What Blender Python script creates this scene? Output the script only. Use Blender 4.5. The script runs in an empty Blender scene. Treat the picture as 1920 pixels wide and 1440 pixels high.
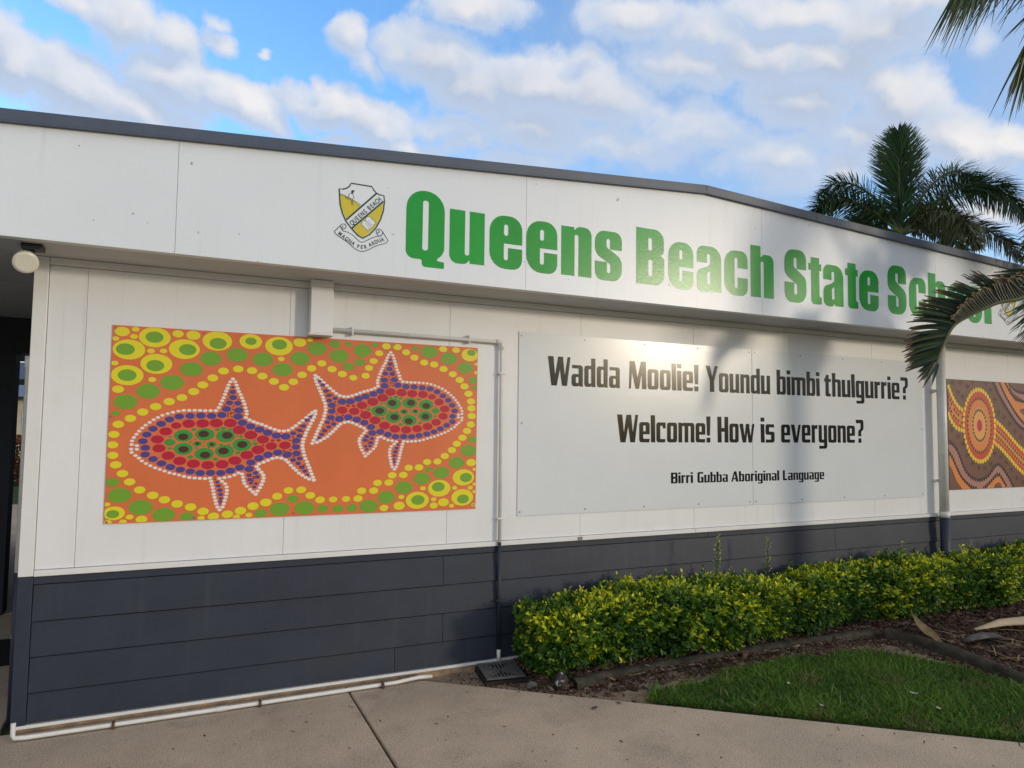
import bpy, bmesh, math, random
import numpy as np
from mathutils import Vector, Matrix
R = math.radians
rnd = random.Random(7)
nr = np.random.default_rng(11)
scn = bpy.context.scene
COL = scn.collection

# ---------------------------------------------------------------- camera
cam_d = bpy.data.cameras.new('camera')
cam_d.sensor_width = 36.0
cam_d.lens = 1320.0 / 1920.0 * 36.0
cam_d.clip_start = 0.05
cam_d.clip_end = 2000
cam = bpy.data.objects.new('camera', cam_d)
COL.objects.link(cam)
YAW, PITCH, ROLL = 0.44014995, 0.06238679, 0.01139373
CAM = Vector((0, -4.890852, 1.753))
fw = Vector((math.sin(YAW)*math.cos(PITCH), math.cos(YAW)*math.cos(PITCH), math.sin(PITCH)))
r0 = Vector((math.cos(YAW), -math.sin(YAW), 0))
u0 = r0.cross(fw)
rr = math.cos(ROLL)*r0 + math.sin(ROLL)*u0
uu = -math.sin(ROLL)*r0 + math.cos(ROLL)*u0
cam.matrix_world = Matrix(((rr.x, uu.x, -fw.x, CAM.x), (rr.y, uu.y, -fw.y, CAM.y), (rr.z, uu.z, -fw.z, CAM.z), (0, 0, 0, 1)))
scn.camera = cam

# ---------------------------------------------------------------- light
SUN_AZ, SUN_EL = 38.5, 8.8          # azimuth from -y towards +x, elevation
sd = Vector((math.sin(R(SUN_AZ))*math.cos(R(SUN_EL)), -math.cos(R(SUN_AZ))*math.cos(R(SUN_EL)), math.sin(R(SUN_EL))))
sun_d = bpy.data.lights.new('sun', 'SUN')
sun_d.energy = 0.85
sun_d.angle = R(5.0)
sun_d.color = (1.0, 0.86, 0.68)
sun = bpy.data.objects.new('sun', sun_d)
sun.rotation_euler = sd.to_track_quat('Z', 'Y').to_euler()
COL.objects.link(sun)
scn.view_settings.view_transform = 'Standard'
scn.view_settings.look = 'None'
scn.view_settings.gamma = 1.0
scn.view_settings.use_curve_mapping = False
scn.view_settings.exposure = EXPOSURE = 0.40
WSTR = 0.12

# ---------------------------------------------------------------- node helpers
class NT:
    def __init__(s, tree): s.t = tree; s.n = tree.nodes; s.l = tree.links
    def new(s, typ, **k):
        n = s.n.new(typ)
        for a, v in k.items():
            if a.startswith('i_'): n.inputs[int(a[2:])].default_value = v
            else: setattr(n, a, v)
        return n
    def link(s, a, b): s.l.new(a, b)
    def put(s, node, i, v):
        if isinstance(v, bpy.types.NodeSocket): s.l.new(v, node.inputs[i])
        else: node.inputs[i].default_value = v
    def math(s, op, a, b=0.0, c=0.0, clamp=False):
        n = s.n.new('ShaderNodeMath'); n.operation = op; n.use_clamp = clamp
        s.put(n, 0, a); s.put(n, 1, b)
        if op in ('MULTIPLY_ADD', 'SMOOTH_MAX', 'SMOOTH_MIN', 'COMPARE'): s.put(n, 2, c)
        return n.outputs[0]
    def mix(s, f, a, b, blend='MIX'):
        n = s.n.new('ShaderNodeMix'); n.data_type = 'RGBA'; n.blend_type = blend
        s.put(n, 0, f); s.put(n, 6, a); s.put(n, 7, b)
        return n.outputs[2]
    def ramp(s, f, a, b, c=0.0, d=1.0, smooth=True):
        n = s.n.new('ShaderNodeMapRange'); n.interpolation_type = 'SMOOTHSTEP' if smooth else 'LINEAR'
        s.put(n, 0, f); s.put(n, 1, a); s.put(n, 2, b); s.put(n, 3, c); s.put(n, 4, d)
        return n.outputs[0]
    def noise(s, vec, scale, detail=4, rough=0.55, dist=0.0):
        n = s.n.new('ShaderNodeTexNoise')
        n.inputs['Scale'].default_value = scale; n.inputs['Detail'].default_value = detail
        n.inputs['Roughness'].default_value = rough; n.inputs['Distortion'].default_value = dist
        if vec is not None: s.l.new(vec, n.inputs['Vector'])
        return n

# ---------------------------------------------------------------- sky: Nishita air with broken cumulus
CLOUDS = [(-10.7, 23.3, 3.2, 1.9, -19.0, 1), (-7.2, 22.4, 4.1, 2.1, -18.0, 1), (-3.2, 21.9, 3.8, 1.5, -12.0, 0.95), (-5.0, 27.0, 2.8, 1.6, -22.0, 0.9), (-1.6, 26.3, 2.0, 1.3, -29.0, 0.7), (-7.5, 27.5, 1.9, 0.8, -5.0, 0.7), (-1.2, 23.7, 3.5, 1.6, -18.0, 0.95), (3.4, 23.1, 3.8, 1.3, -11.0, 0.95), (7.7, 24.2, 2.5, 0.8, 2.0, 0.7), (11.4, 23.9, 4.6, 1.5, -6.0, 0.95), (15.3, 22.1, 3.9, 0.9, -6.0, 0.8), (11.1, 21.9, 2.1, 0.5, 5.0, 0.6), (11.5, 29.0, 1.6, 1.5, -11.0, 0.8), (13.0, 27.7, 1.6, 1.2, -31.0, 0.5), (1.5, 26.9, 1.3, 0.8, 2.0, 0.6), (5.4, 27.3, 0.6, 0.3, 9.0, 0.55), (9.5, 25.9, 0.9, 0.6, -31.0, 0.5), (1.5, 28.3, 0.8, 0.6, 11.0, 0.4), (15.8, 28.7, 2.2, 1.1, 4.0, 0.75), (19.1, 28.2, 4.4, 2.0, -6.0, 0.95), (22.3, 26.1, 4.8, 2.3, -16.0, 0.95), (27.2, 26.4, 5.8, 2.1, -8.0, 1), (32.1, 25.4, 4.8, 2.3, -16.0, 0.9), (26.8, 23.6, 5.3, 1.9, -1.0, 0.85), (21.0, 23.5, 5.3, 1.6, -8.0, 0.6), (21.7, 31.4, 4.0, 1.2, 1.0, 0.85), (35.1, 30.7, 4.2, 1.4, 3.0, 0.8), (30.7, 28.5, 1.8, 0.9, -2.0, 0.6), (41.1, 29.3, 4.5, 1.7, -15.0, 0.75), (39.4, 27.1, 5.0, 1.8, -15.0, 0.8), (45.1, 27.1, 4.3, 2.1, -9.0, 0.95), (50.1, 26.3, 5.2, 2.0, -20.0, 1), (53.0, 27.4, 4.2, 2.3, -12.0, 0.95), (47.8, 23.9, 5.3, 2.1, -18.0, 0.9), (54.6, 22.8, 4.3, 1.8, -39.0, 1), (57.8, 19.8, 4.0, 1.3, -36.0, 1), (60.9, 18.7, 2.4, 1.1, -17.0, 0.9), (52.9, 20.7, 4.9, 1.7, -20.0, 0.8), (45.8, 20.2, 5.3, 1.9, -7.0, 0.65), (39.8, 22.6, 6.5, 1.9, -6.0, 0.6), (33.4, 21.9, 7.7, 1.6, -4.0, 0.6), (51.4, 19.1, 2.5, 1.3, -8.0, 0.9), (36.4, 24.2, 3.4, 1.1, -4.0, 0.45), (26.8, 21.2, 7.0, 1.2, -1.0, 0.5), (59.6, 14.7, 2.7, 1.2, -20.0, 0.7), (47.9, 29.7, 6.0, 1.3, -11.0, 0.8), (55.1, 28.6, 3.4, 1.3, -14.0, 0.8), (21.4, 22.1, 4.0, 0.8, -3.0, 0.6), (59.9, 25.5, 1.2, 1.2, -15.0, 0.35)]
dens = bpy.data.node_groups.new('cloud_masses', 'ShaderNodeTree')
dens.interface.new_socket('Vec', in_out='INPUT', socket_type='NodeSocketVector')
dens.interface.new_socket('D', in_out='OUTPUT', socket_type='NodeSocketFloat')
g = NT(dens)
gi = g.new('NodeGroupInput'); go = g.new('NodeGroupOutput')
acc = None
for (a, e, sx, sy, an, st) in CLOUDS:                # cumulus heaps: azimuth, elevation, half sizes, tilt, weight
    mp = g.new('ShaderNodeMapping', vector_type='TEXTURE')
    mp.inputs['Location'].default_value = (a, e, 0)
    mp.inputs['Rotation'].default_value = (0, 0, R(an))
    mp.inputs['Scale'].default_value = (sx*1.55, sy*1.72, 1)
    g.link(gi.outputs[0], mp.inputs['Vector'])
    gr = g.new('ShaderNodeTexGradient', gradient_type='SPHERICAL')
    g.link(mp.outputs[0], gr.inputs[0])
    o = g.math('MULTIPLY', gr.outputs['Fac'], st)
    acc = o if acc is None else g.math('MAXIMUM', acc, o)
g.link(acc, go.inputs[0])

world = bpy.data.worlds.new('World'); scn.world = world
world.use_nodes = True
world.node_tree.nodes.clear()
w = NT(world.node_tree)
tc = w.new('ShaderNodeTexCoord')
sky = w.new('ShaderNodeTexSky', sky_type='NISHITA')
sky.sun_disc = False
sky.sun_elevation = R(SUN_EL)
sky.sun_rotation = R(180 - SUN_AZ)
sky.air_density = 1.0; sky.dust_density = 0.6; sky.ozone_density = 1.6
sp = w.new('ShaderNodeSeparateXYZ'); w.link(tc.outputs['Generated'], sp.inputs[0])
azr = w.math('MULTIPLY', w.math('ARCTAN2', sp.outputs[0], sp.outputs[1]), 57.29578)
elr = w.math('MULTIPLY', w.math('ARCSINE', sp.outputs[2]), 57.29578)
cv = w.new('ShaderNodeCombineXYZ'); w.link(azr, cv.inputs[0]); w.link(elr, cv.inputs[1])
v0 = cv.outputs[0]
def vadd(v, o_):
    n = w.new('ShaderNodeVectorMath', operation='ADD'); w.link(v, n.inputs[0])
    if isinstance(o_, tuple): n.inputs[1].default_value = o_
    else: w.link(o_, n.inputs[1])
    return n.outputs[0]
def warp(v, scale, detail, amp):
    n = w.noise(v, scale, detail, 0.55)
    s_ = w.new('ShaderNodeVectorMath', operation='SUBTRACT'); w.link(n.outputs['Color'], s_.inputs[0]); s_.inputs[1].default_value = (.5, .5, .5)
    m_ = w.new('ShaderNodeVectorMath', operation='MULTIPLY'); w.link(s_.outputs[0], m_.inputs[0]); m_.inputs[1].default_value = amp
    return vadd(v, m_.outputs[0])
vw = warp(v0, 0.16, 6, (5.5, 4.2, 0))
def masses(v):
    n = w.new('ShaderNodeGroup'); n.node_tree = dens; w.link(v, n.inputs[0]); return n.outputs[0]
acc = masses(vw); accu = masses(vadd(vw, (0.5, 1.3, 0)))
# clouds go on round the unseen sky, thickened there to dim its light
gen = w.noise(v0, 0.045, 5, 0.55)
gx = w.ramp(gen.outputs['Fac'], 0.36, 0.60, 0.0, 0.95)
dx = w.math('ABSOLUTE', w.math('SUBTRACT', azr, 26.0))
gx = w.math('MULTIPLY', gx, w.math('MAXIMUM', w.ramp(dx, 36.0, 48.0), w.ramp(elr, 30.0, 40.0)))
acc = w.math('MAXIMUM', acc, gx)
fb = w.noise(v0, 0.36, 8, 0.66)
D0 = w.math('ADD', acc, w.math('MULTIPLY', w.math('SUBTRACT', fb.outputs['Fac'], 0.5), 0.72))
D0 = w.math('MULTIPLY', D0, w.ramp(acc, 0.0, 0.16))
fbl = w.noise(v0, 0.25, 3, 0.5); fbu = w.noise(vadd(v0, (0.4, 1.0, 0)), 0.25, 3, 0.5)
lit = w.math('ADD', w.math('MULTIPLY', w.math('SUBTRACT', acc, accu), 1.6), w.math('MULTIPLY', w.math('SUBTRACT', fbl.outputs['Fac'], fbu.outputs['Fac']), 1.0))
lit0 = w.ramp(lit, -0.60, 0.32)
wisp = w.noise(warp(v0, 0.5, 3, (2.5, 1.0, 0)), 0.55, 6, 0.6)
cover = w.ramp(w.math('ADD', D0, w.math('MULTIPLY', w.math('SUBTRACT', lit0, 0.5), 0.16)), 0.03, 0.44)
thin = w.math('MULTIPLY', w.ramp(wisp.outputs['Fac'], 0.50, 0.78), w.ramp(acc, 0.0, 0.25, 0.10, 0.50))
cover = w.math('MAXIMUM', cover, thin)
thick = w.ramp(D0, 0.25, 0.95)
K = 1.0 / WSTR / (2 ** EXPOSURE)
def cc(r, g_, b): return (r*K, g_*K, b*K, 1)
base = w.mix(thick, cc(.52, .64, .84), cc(.50, .57, .70))
ccol = w.mix(lit, base, cc(.92, .89, .87))
# the clear air of the photograph's blue
hs = w.new('ShaderNodeHueSaturation'); hs.inputs['Saturation'].default_value = 1.2; hs.inputs['Value'].default_value = 2.3
w.link(sky.outputs[0], hs.inputs['Color'])
skyc = w.mix(1.0, hs.outputs[0], (0.98, 1.06, 1.24, 1), 'MULTIPLY')
vn = w.noise(cv.outputs[0], 0.09, 5, 0.55)
veil = w.math('MULTIPLY', w.ramp(azr, 14.0, 34.0), w.ramp(vn.outputs['Fac'], 0.30, 0.62, 0.15, 0.66))
skyc = w.mix(veil, skyc, cc(.42, .53, .74))
final = w.mix(w.math('MULTIPLY', cover, 0.94), skyc, ccol)
bg = w.new('ShaderNodeBackground'); bg.inputs['Strength'].default_value = WSTR
w.link(final, bg.inputs['Color'])
wo = w.new('ShaderNodeOutputWorld'); w.link(bg.outputs[0], wo.inputs['Surface'])

# ---------------------------------------------------------------- materials
def streaks(m, amt, col):
    t = NT(m.node_tree); b = [n for n in t.n if n.type == 'BSDF_PRINCIPLED'][0]
    geo = t.new('ShaderNodeNewGeometry'); mp = t.new('ShaderNodeMapping'); mp.inputs['Scale'].default_value = (16, 16, .8)
    t.link(geo.outputs['Position'], mp.inputs['Vector'])
    n = t.noise(mp.outputs[0], 1.0, 5, 0.65); big = t.noise(geo.outputs['Position'], .9, 2, 0.5)
    f = t.math('MULTIPLY', t.math('MULTIPLY', t.ramp(n.outputs['Fac'], .52, .80), t.ramp(big.outputs['Fac'], .38, .62)), amt)
    src = b.inputs['Base Color'].links[0].from_socket
    t.link(t.mix(f, src, col), b.inputs['Base Color'])
def mat(name, col, rough=0.6, spec=0.5, var=0.0, vscale=3.0, bump=0.0, bscale=60.0, metal=0.0, attr=None, col2=None, vdetail=4,
        dirt=None, dscale=1.5, dth=(.55, .75), trans=0.0, speck=None, coat=0.0):
    m = bpy.data.materials.new(name); m.use_nodes = True
    m.node_tree.nodes.clear()
    t = NT(m.node_tree)
    b = t.new('ShaderNodeBsdfPrincipled'); o = t.new('ShaderNodeOutputMaterial'); t.link(b.outputs[0], o.inputs[0])
    tcn = t.new('ShaderNodeTexCoord'); vec = tcn.outputs['Object']
    geo = t.new('ShaderNodeNewGeometry'); vec = geo.outputs['Position']
    c = tuple(col) + (1,)
    b.inputs['Roughness'].default_value = rough
    b.inputs['Specular IOR Level'].default_value = spec
    b.inputs['Metallic'].default_value = metal
    b.inputs['Coat Weight'].default_value = coat
    src = None
    if attr:
        a = t.new('ShaderNodeAttribute'); a.attribute_name = attr; src = a.outputs['Color']
    if var or col2:
        n = t.noise(vec, vscale, vdetail, 0.6)
        f = t.ramp(n.outputs['Fac'], 0.3, 0.7)
        if col2: src = t.mix(f, c, tuple(col2) + (1,))
        else:
            k1 = 1 - var; k2 = 1 + var
            s0 = src if src is not None else c
            src = t.mix(1.0, s0, t.mix(f, (k1, k1, k1, 1), (k2, k2, k2, 1)), 'MULTIPLY')
    if dirt:
        n = t.noise(vec, dscale, 6, 0.65)
        src = t.mix(t.ramp(n.outputs['Fac'], dth[0], dth[1]), src if src is not None else c, tuple(dirt) + (1,))
    if speck:
        for (sc_, th0, th1, cs) in speck:
            n = t.noise(vec, sc_, 2, 0.5)
            src = t.mix(t.ramp(n.outputs['Fac'], th0, th1), src if src is not None else c, tuple(cs) + (1,))
    if src is not None: t.link(src, b.inputs['Base Color'])
    else: b.inputs['Base Color'].default_value = c
    if bump:
        n = t.noise(vec, bscale, 5, 0.6)
        bn = t.new('ShaderNodeBump'); bn.inputs['Strength'].default_value = bump; bn.inputs['Distance'].default_value = 0.01
        t.link(n.outputs['Fac'], bn.inputs['Height']); t.link(bn.outputs[0], b.inputs['Normal'])
    if trans:
        tr = t.new('ShaderNodeBsdfTranslucent')
        if src is not None: t.link(src, tr.inputs[0])
        else: tr.inputs[0].default_value = c
        mx = t.new('ShaderNodeMixShader'); mx.inputs[0].default_value = trans
        t.link(b.outputs[0], mx.inputs[1]); t.link(tr.outputs[0], mx.inputs[2]); t.link(mx.outputs[0], o.inputs[0])
    return m

M = {}
M['white'] = mat('white_wall_paint', (.745, .76, .77), .38, .45, var=.03, vscale=1.2, bump=.05, bscale=9, dirt=(.62, .62, .59), dscale=2.2, dth=(.60, .85))
M['fascia'] = mat('white_fascia_paint', (.71, .76, .815), .34, .5, var=.02, vscale=1.0, bump=.06, bscale=5, speck=[(21, .75, .77, (.45, .35, .35))])
M['trim'] = mat('white_trim_paint', (.72, .73, .72), .40, .5, var=.03, vscale=4, bump=.05, bscale=30, dirt=(.62, .58, .48), dscale=5, dth=(.68, .85))
M['navy'] = mat('navy_board_paint', (.028, .036, .056), .48, .34, var=.12, vscale=2.5, bump=.10, bscale=40, dirt=(.036, .041, .055), dscale=1.6, dth=(.5, .8))
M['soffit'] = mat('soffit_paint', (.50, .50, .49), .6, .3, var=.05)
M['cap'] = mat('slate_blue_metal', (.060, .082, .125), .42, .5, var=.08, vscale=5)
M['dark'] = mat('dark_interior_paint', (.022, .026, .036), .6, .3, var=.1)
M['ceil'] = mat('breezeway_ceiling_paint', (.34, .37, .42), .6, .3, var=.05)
M['gap'] = mat('joint_shadow_board', (.30, .29, .27), .8, .2)
M['green'] = mat('green_vinyl', (.012, .31, .036), .24, .3, var=.08, vscale=3, bump=.05, bscale=45)
M['black'] = mat('black_vinyl', (.010, .011, .015), .16, .28)
M['sign'] = mat('gloss_white_sign_panel', (.68, .72, .745), .20, .38, var=.015, vscale=2, bump=.05, bscale=3)
M['metal'] = mat('screw_steel', (.20, .20, .21), .4, .5, metal=.6)
M['pvc'] = mat('white_pvc', (.72, .72, .69), .35, .5, var=.06, vscale=14, dirt=(.50, .46, .38), dscale=9, dth=(.6, .8))
M['saddle'] = mat('rusty_steel_saddle', (.10, .055, .035), .6, .4, var=.3, vscale=60)
M['lamp'] = mat('opal_lamp_cover', (.72, .72, .62), .35, .5)
M['black_plastic'] = mat('black_plastic', (.015, .018, .026), .45, .4)
M['orange'] = mat('orange_print', (.68, .165, .055), .38, .4, var=.05, vscale=2)
M['yellow'] = mat('yellow_print', (.74, .66, .02), .38, .4)
M['lime'] = mat('lime_print', (.17, .36, .028), .38, .4)
M['dotwhite'] = mat('white_print', (.80, .76, .72), .38, .4)
M['violet'] = mat('violet_print', (.075, .055, .26), .38, .4)
M['red'] = mat('crimson_print', (.46, .012, .040), .38, .4)
M['fgreen'] = mat('green_print', (.045, .29, .050), .38, .4)
M['brown'] = mat('dark_brown_print', (.065, .028, .016), .38, .4)
M['dkred'] = mat('maroon_print', (.17, .012, .035), .38, .4)
M['m_ground'] = mat('brown_print', (.17, .075, .050), .38, .4, var=.06)
M['m_orange'] = mat('orange_brown_print', (.72, .23, .05), .38, .4)
M['m_light'] = mat('light_orange_print', (.78, .36, .10), .38, .4)
M['m_red'] = mat('red_print', (.60, .055, .035), .38, .4)
M['m_pink'] = mat('dusty_pink_print', (.42, .20, .15), .38, .4)
M['m_yel'] = mat('gold_print', (.85, .62, .03), .38, .4)
M['m_olive'] = mat('olive_print', (.095, .075, .020), .38, .4)
M['m_dark'] = mat('aubergine_print', (.030, .014, .022), .38, .4)
M['m_core'] = mat('crimson_core_print', (.50, .015, .05), .38, .4)
M['b_green'] = mat('crest_green_print', (.010, .055, .045), .35, .4)
M['b_yel'] = mat('crest_yellow_print', (.60, .50, .035), .35, .4)
M['b_white'] = mat('crest_white_print', (.72, .77, .82), .35, .4)
M['concrete'] = mat('worn_concrete', (.44, .352, .268), .85, .3, var=.17, vscale=1.3, bump=.5, bscale=170, vdetail=8,
                    dirt=(.30, .24, .182), dscale=2.3, dth=(.48, .75),
                    speck=[(150, .54, .60, (.60, .50, .38)), (190, .56, .64, (.17, .125, .09)), (7.5, .735, .76, (.07, .055, .045)), (420, .6, .7, (.62, .52, .41))])
M['footing'] = mat('stained_footing', (.30, .21, .13), .9, .2, var=.3, vscale=8, bump=.4, bscale=60)
M['joint'] = mat('dark_joint_fill', (.035, .03, .026), .95, .1)
M['soil'] = mat('sandy_soil', (.25, .19, .135), .95, .2, var=.25, vscale=12, bump=.9, bscale=70, vdetail=8,
                dirt=(.12, .085, .058), dscale=3.0, dth=(.50, .70), speck=[(140, .58, .66, (.30, .25, .19))])
M['turf'] = mat('turf_soil', (.022, .034, .012), .95, .2, var=.3, vscale=20, bump=.5, bscale=60)
M['far_grass'] = mat('lawn', (.05, .085, .022), .95, .2, var=.3, vscale=1.5, bump=.5, bscale=25)
M['kerb'] = mat('mossy_kerb_concrete', (.052, .046, .034), .92, .25, var=.35, vscale=9, bump=.8, bscale=60, dirt=(.020, .021, .013), dscale=5, dth=(.45, .65))
M['rock'] = mat('lichened_rock', (.035, .032, .032), .9, .3, bump=.9, bscale=40, dirt=(.45, .45, .43), dscale=26, dth=(.56, .62))
M['rock2'] = mat('grey_stone', (.10, .095, .09), .9, .3, bump=.6, bscale=40, var=.3, vscale=30)
M['grate'] = mat('grey_plastic_grate', (.105, .105, .105), .55, .4, var=.15, vscale=30)
M['leaf'] = mat('foliage', (.1, .2, .03), .42, .35, attr='Col', var=.12, vscale=30, trans=.22)
M['grassb'] = mat('grass_blades', (.1, .2, .03), .55, .3, attr='Col', trans=.25)
M['palm'] = mat('palm_leaflets', (.1, .2, .03), .45, .4, attr='Col', var=.15, vscale=20, trans=.10)
M['chip'] = mat('bark_chips', (.1, .1, .1), .9, .2, attr='Col', var=.25, vscale=80)
M['twig'] = mat('brown_stem', (.085, .060, .040), .85, .2, var=.3, vscale=30, bump=.3)
M['trunk'] = mat('ringed_palm_trunk', (.17, .15, .125), .85, .2, var=.25, vscale=12, bump=.6, bscale=30)
M['shaft'] = mat('green_crownshaft', (.10, .16, .075), .5, .4, var=.2, vscale=6)
M['husk'] = mat('dry_palm_husk', (.25, .175, .085), .6, .35, var=.3, vscale=18, bump=.3, bscale=60)
M['huskdark'] = mat('old_palm_husk', (.085, .080, .078), .7, .3, var=.3, vscale=18, bump=.3, bscale=60)
M['spathe'] = mat('pale_palm_sheath', (.52, .41, .28), .5, .35, var=.12, vscale=6, dirt=(.30, .15, .06), dscale=6, dth=(.56, .75))
M['shellw'] = mat('pale_litter', (.50, .47, .40), .7, .3)
M['mat'] = mat('black_rubber', (.010, .010, .011), .85, .2)
M['bark'] = mat('timber_post', (.12, .085, .045), .8, .2, var=.2)
M['farwall'] = mat('far_cream_wall', (.50, .46, .36), .8, .2, var=.1)
M['farroof'] = mat('far_blue_roof', (.09, .13, .22), .6, .3, var=.1)
M['glass'] = mat('window_glass', (.03, .035, .04), .08, .6)
M['roofmetal'] = mat('roof_sheet', (.25, .26, .27), .45, .4)
streaks(M['white'], .40, (.46, .45, .40, 1)); streaks(M['fascia'], .30, (.46, .48, .48, 1)); streaks(M['navy'], .45, (.075, .078, .080, 1)); streaks(M['trim'], .4, (.50, .47, .38, 1))
# ---------------------------------------------------------------- mesh helpers
class MB:
    def __init__(s): s.v = []; s.f = []; s.m = []; s.c = []
    def add(s, vs, fs, mi=0, col=None):
        o = len(s.v); s.v.extend([tuple(p) for p in vs])
        s.f.extend([tuple(i + o for i in f) for f in fs]); s.m.extend([mi]*len(fs))
        if col is not None: s.c.extend([col]*len(vs))
        return s
    def box(s, x0, x1, y0, y1, z0, z1, mi=0):
        return s.add([(x0,y0,z0),(x1,y0,z0),(x1,y1,z0),(x0,y1,z0),(x0,y0,z1),(x1,y0,z1),(x1,y1,z1),(x0,y1,z1)],
                     [(3,2,1,0),(4,5,6,7),(0,1,5,4),(1,2,6,5),(2,3,7,6),(3,0,4,7)], mi)
    def prism_xz(s, pts, y0, y1, mi=0):           # polygon in the x-z plane, thickness along y
        n = len(pts)
        vs = [(x, y0, z) for x, z in pts] + [(x, y1, z) for x, z in pts]
        fs = [tuple(range(n)), tuple(range(2*n-1, n-1, -1))] + [(i, i+n, (i+1) % n + n, (i+1) % n) for i in range(n)]
        return s.add(vs, fs, mi)
    def prism_xy(s, pts, z0, z1, mi=0):
        n = len(pts)
        vs = [(x, y, z0) for x, y in pts] + [(x, y, z1) for x, y in pts]
        fs = [tuple(range(n-1, -1, -1)), tuple(range(n, 2*n))] + [(i, (i+1) % n, (i+1) % n + n, i+n) for i in range(n)]
        return s.add(vs, fs, mi)
    def tube(s, path, rad, seg=12, mi=0, cap=True, col=None, flat=1.0):
        P = [Vector(p) for p in path]; n = len(P)
        rad = rad if isinstance(rad, (list, tuple)) else [rad]*n
        vs = []; prev = None
        for i, p in enumerate(P):
            t = (P[min(i+1, n-1)] - P[max(i-1, 0)]).normalized()
            if prev is None:
                a = Vector((0, 0, 1)) if abs(t.z) < .9 else Vector((1, 0, 0))
                nn = t.cross(a).normalized()
            else: nn = (prev - t*prev.dot(t)).normalized()
            prev = nn; b = t.cross(nn)
            for k in range(seg):
                an = 2*math.pi*k/seg
                vs.append(p + nn*math.cos(an)*rad[i] + b*math.sin(an)*rad[i]*flat)
        fs = [(i*seg+k, i*seg+(k+1) % seg, (i+1)*seg+(k+1) % seg, (i+1)*seg+k) for i in range(n-1) for k in range(seg)]
        if cap: fs += [tuple(range(seg-1, -1, -1)), tuple(range((n-1)*seg, n*seg))]
        return s.add(vs, fs, mi, col)
    def build(s, name, mats, parent=None, smooth=False, bevel=0, **props):
        me = bpy.data.meshes.new(name)
        me.from_pydata(s.v, [], s.f)
        for m in (mats if isinstance(mats, (list, tuple)) else [mats]): me.materials.append(m)
        if len(me.materials) > 1: me.polygons.foreach_set('material_index', s.m)
        if smooth: me.polygons.foreach_set('use_smooth', [True]*len(s.f))
        if s.c and len(s.c) == len(s.v):
            ca = me.color_attributes.new('Col', 'FLOAT_COLOR', 'POINT')
            ca.data.foreach_set('color', np.array([tuple(c) + (1,) for c in s.c], dtype=np.float32).ravel())
        me.update()
        o = bpy.data.objects.new(name, me); COL.objects.link(o)
        if parent: o.parent = parent
        if bevel:
            bv = o.modifiers.new('bevel', 'BEVEL'); bv.width = bevel; bv.segments = 2; bv.limit_method = 'ANGLE'
        for k, v in props.items(): o[k] = v
        return o
def np_mesh(name, verts, faces, cols, material, parent=None, **props):
    me = bpy.data.meshes.new(name)
    nv, nf, k = len(verts), len(faces), faces.shape[1]
    me.vertices.add(nv); me.vertices.foreach_set('co', verts.astype(np.float32).ravel())
    me.loops.add(nf*k); me.loops.foreach_set('vertex_index', faces.astype(np.int32).ravel())
    me.polygons.add(nf); me.polygons.foreach_set('loop_start', np.arange(0, nf*k, k, dtype=np.int32))
    me.polygons.foreach_set('loop_total', np.full(nf, k, dtype=np.int32))
    me.update(calc_edges=True); me.validate()
    if cols is not None:
        ca = me.color_attributes.new('Col', 'FLOAT_COLOR', 'POINT')
        ca.data.foreach_set('color', np.concatenate([cols, np.ones((nv, 1))], 1).astype(np.float32).ravel())
    me.materials.append(material)
    o = bpy.data.objects.new(name, me); COL.objects.link(o)
    if parent: o.parent = parent
    for a, v in props.items(): o[a] = v
    return o
def thing(name, label, cat, loc=(0, 0, 0), group=None):
    o = bpy.data.objects.new(name, None); COL.objects.link(o)
    o.empty_display_size = .1
    o['label'] = label; o['category'] = cat
    if group: o['group'] = group
    return o
def tag(o, label, cat, group=None):
    o['label'] = label; o['category'] = cat
    if group: o['group'] = group
    return o
def D(t): return [tuple(float(q)/1000 for q in w_.split(',')) for w_ in t.split()]
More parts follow.
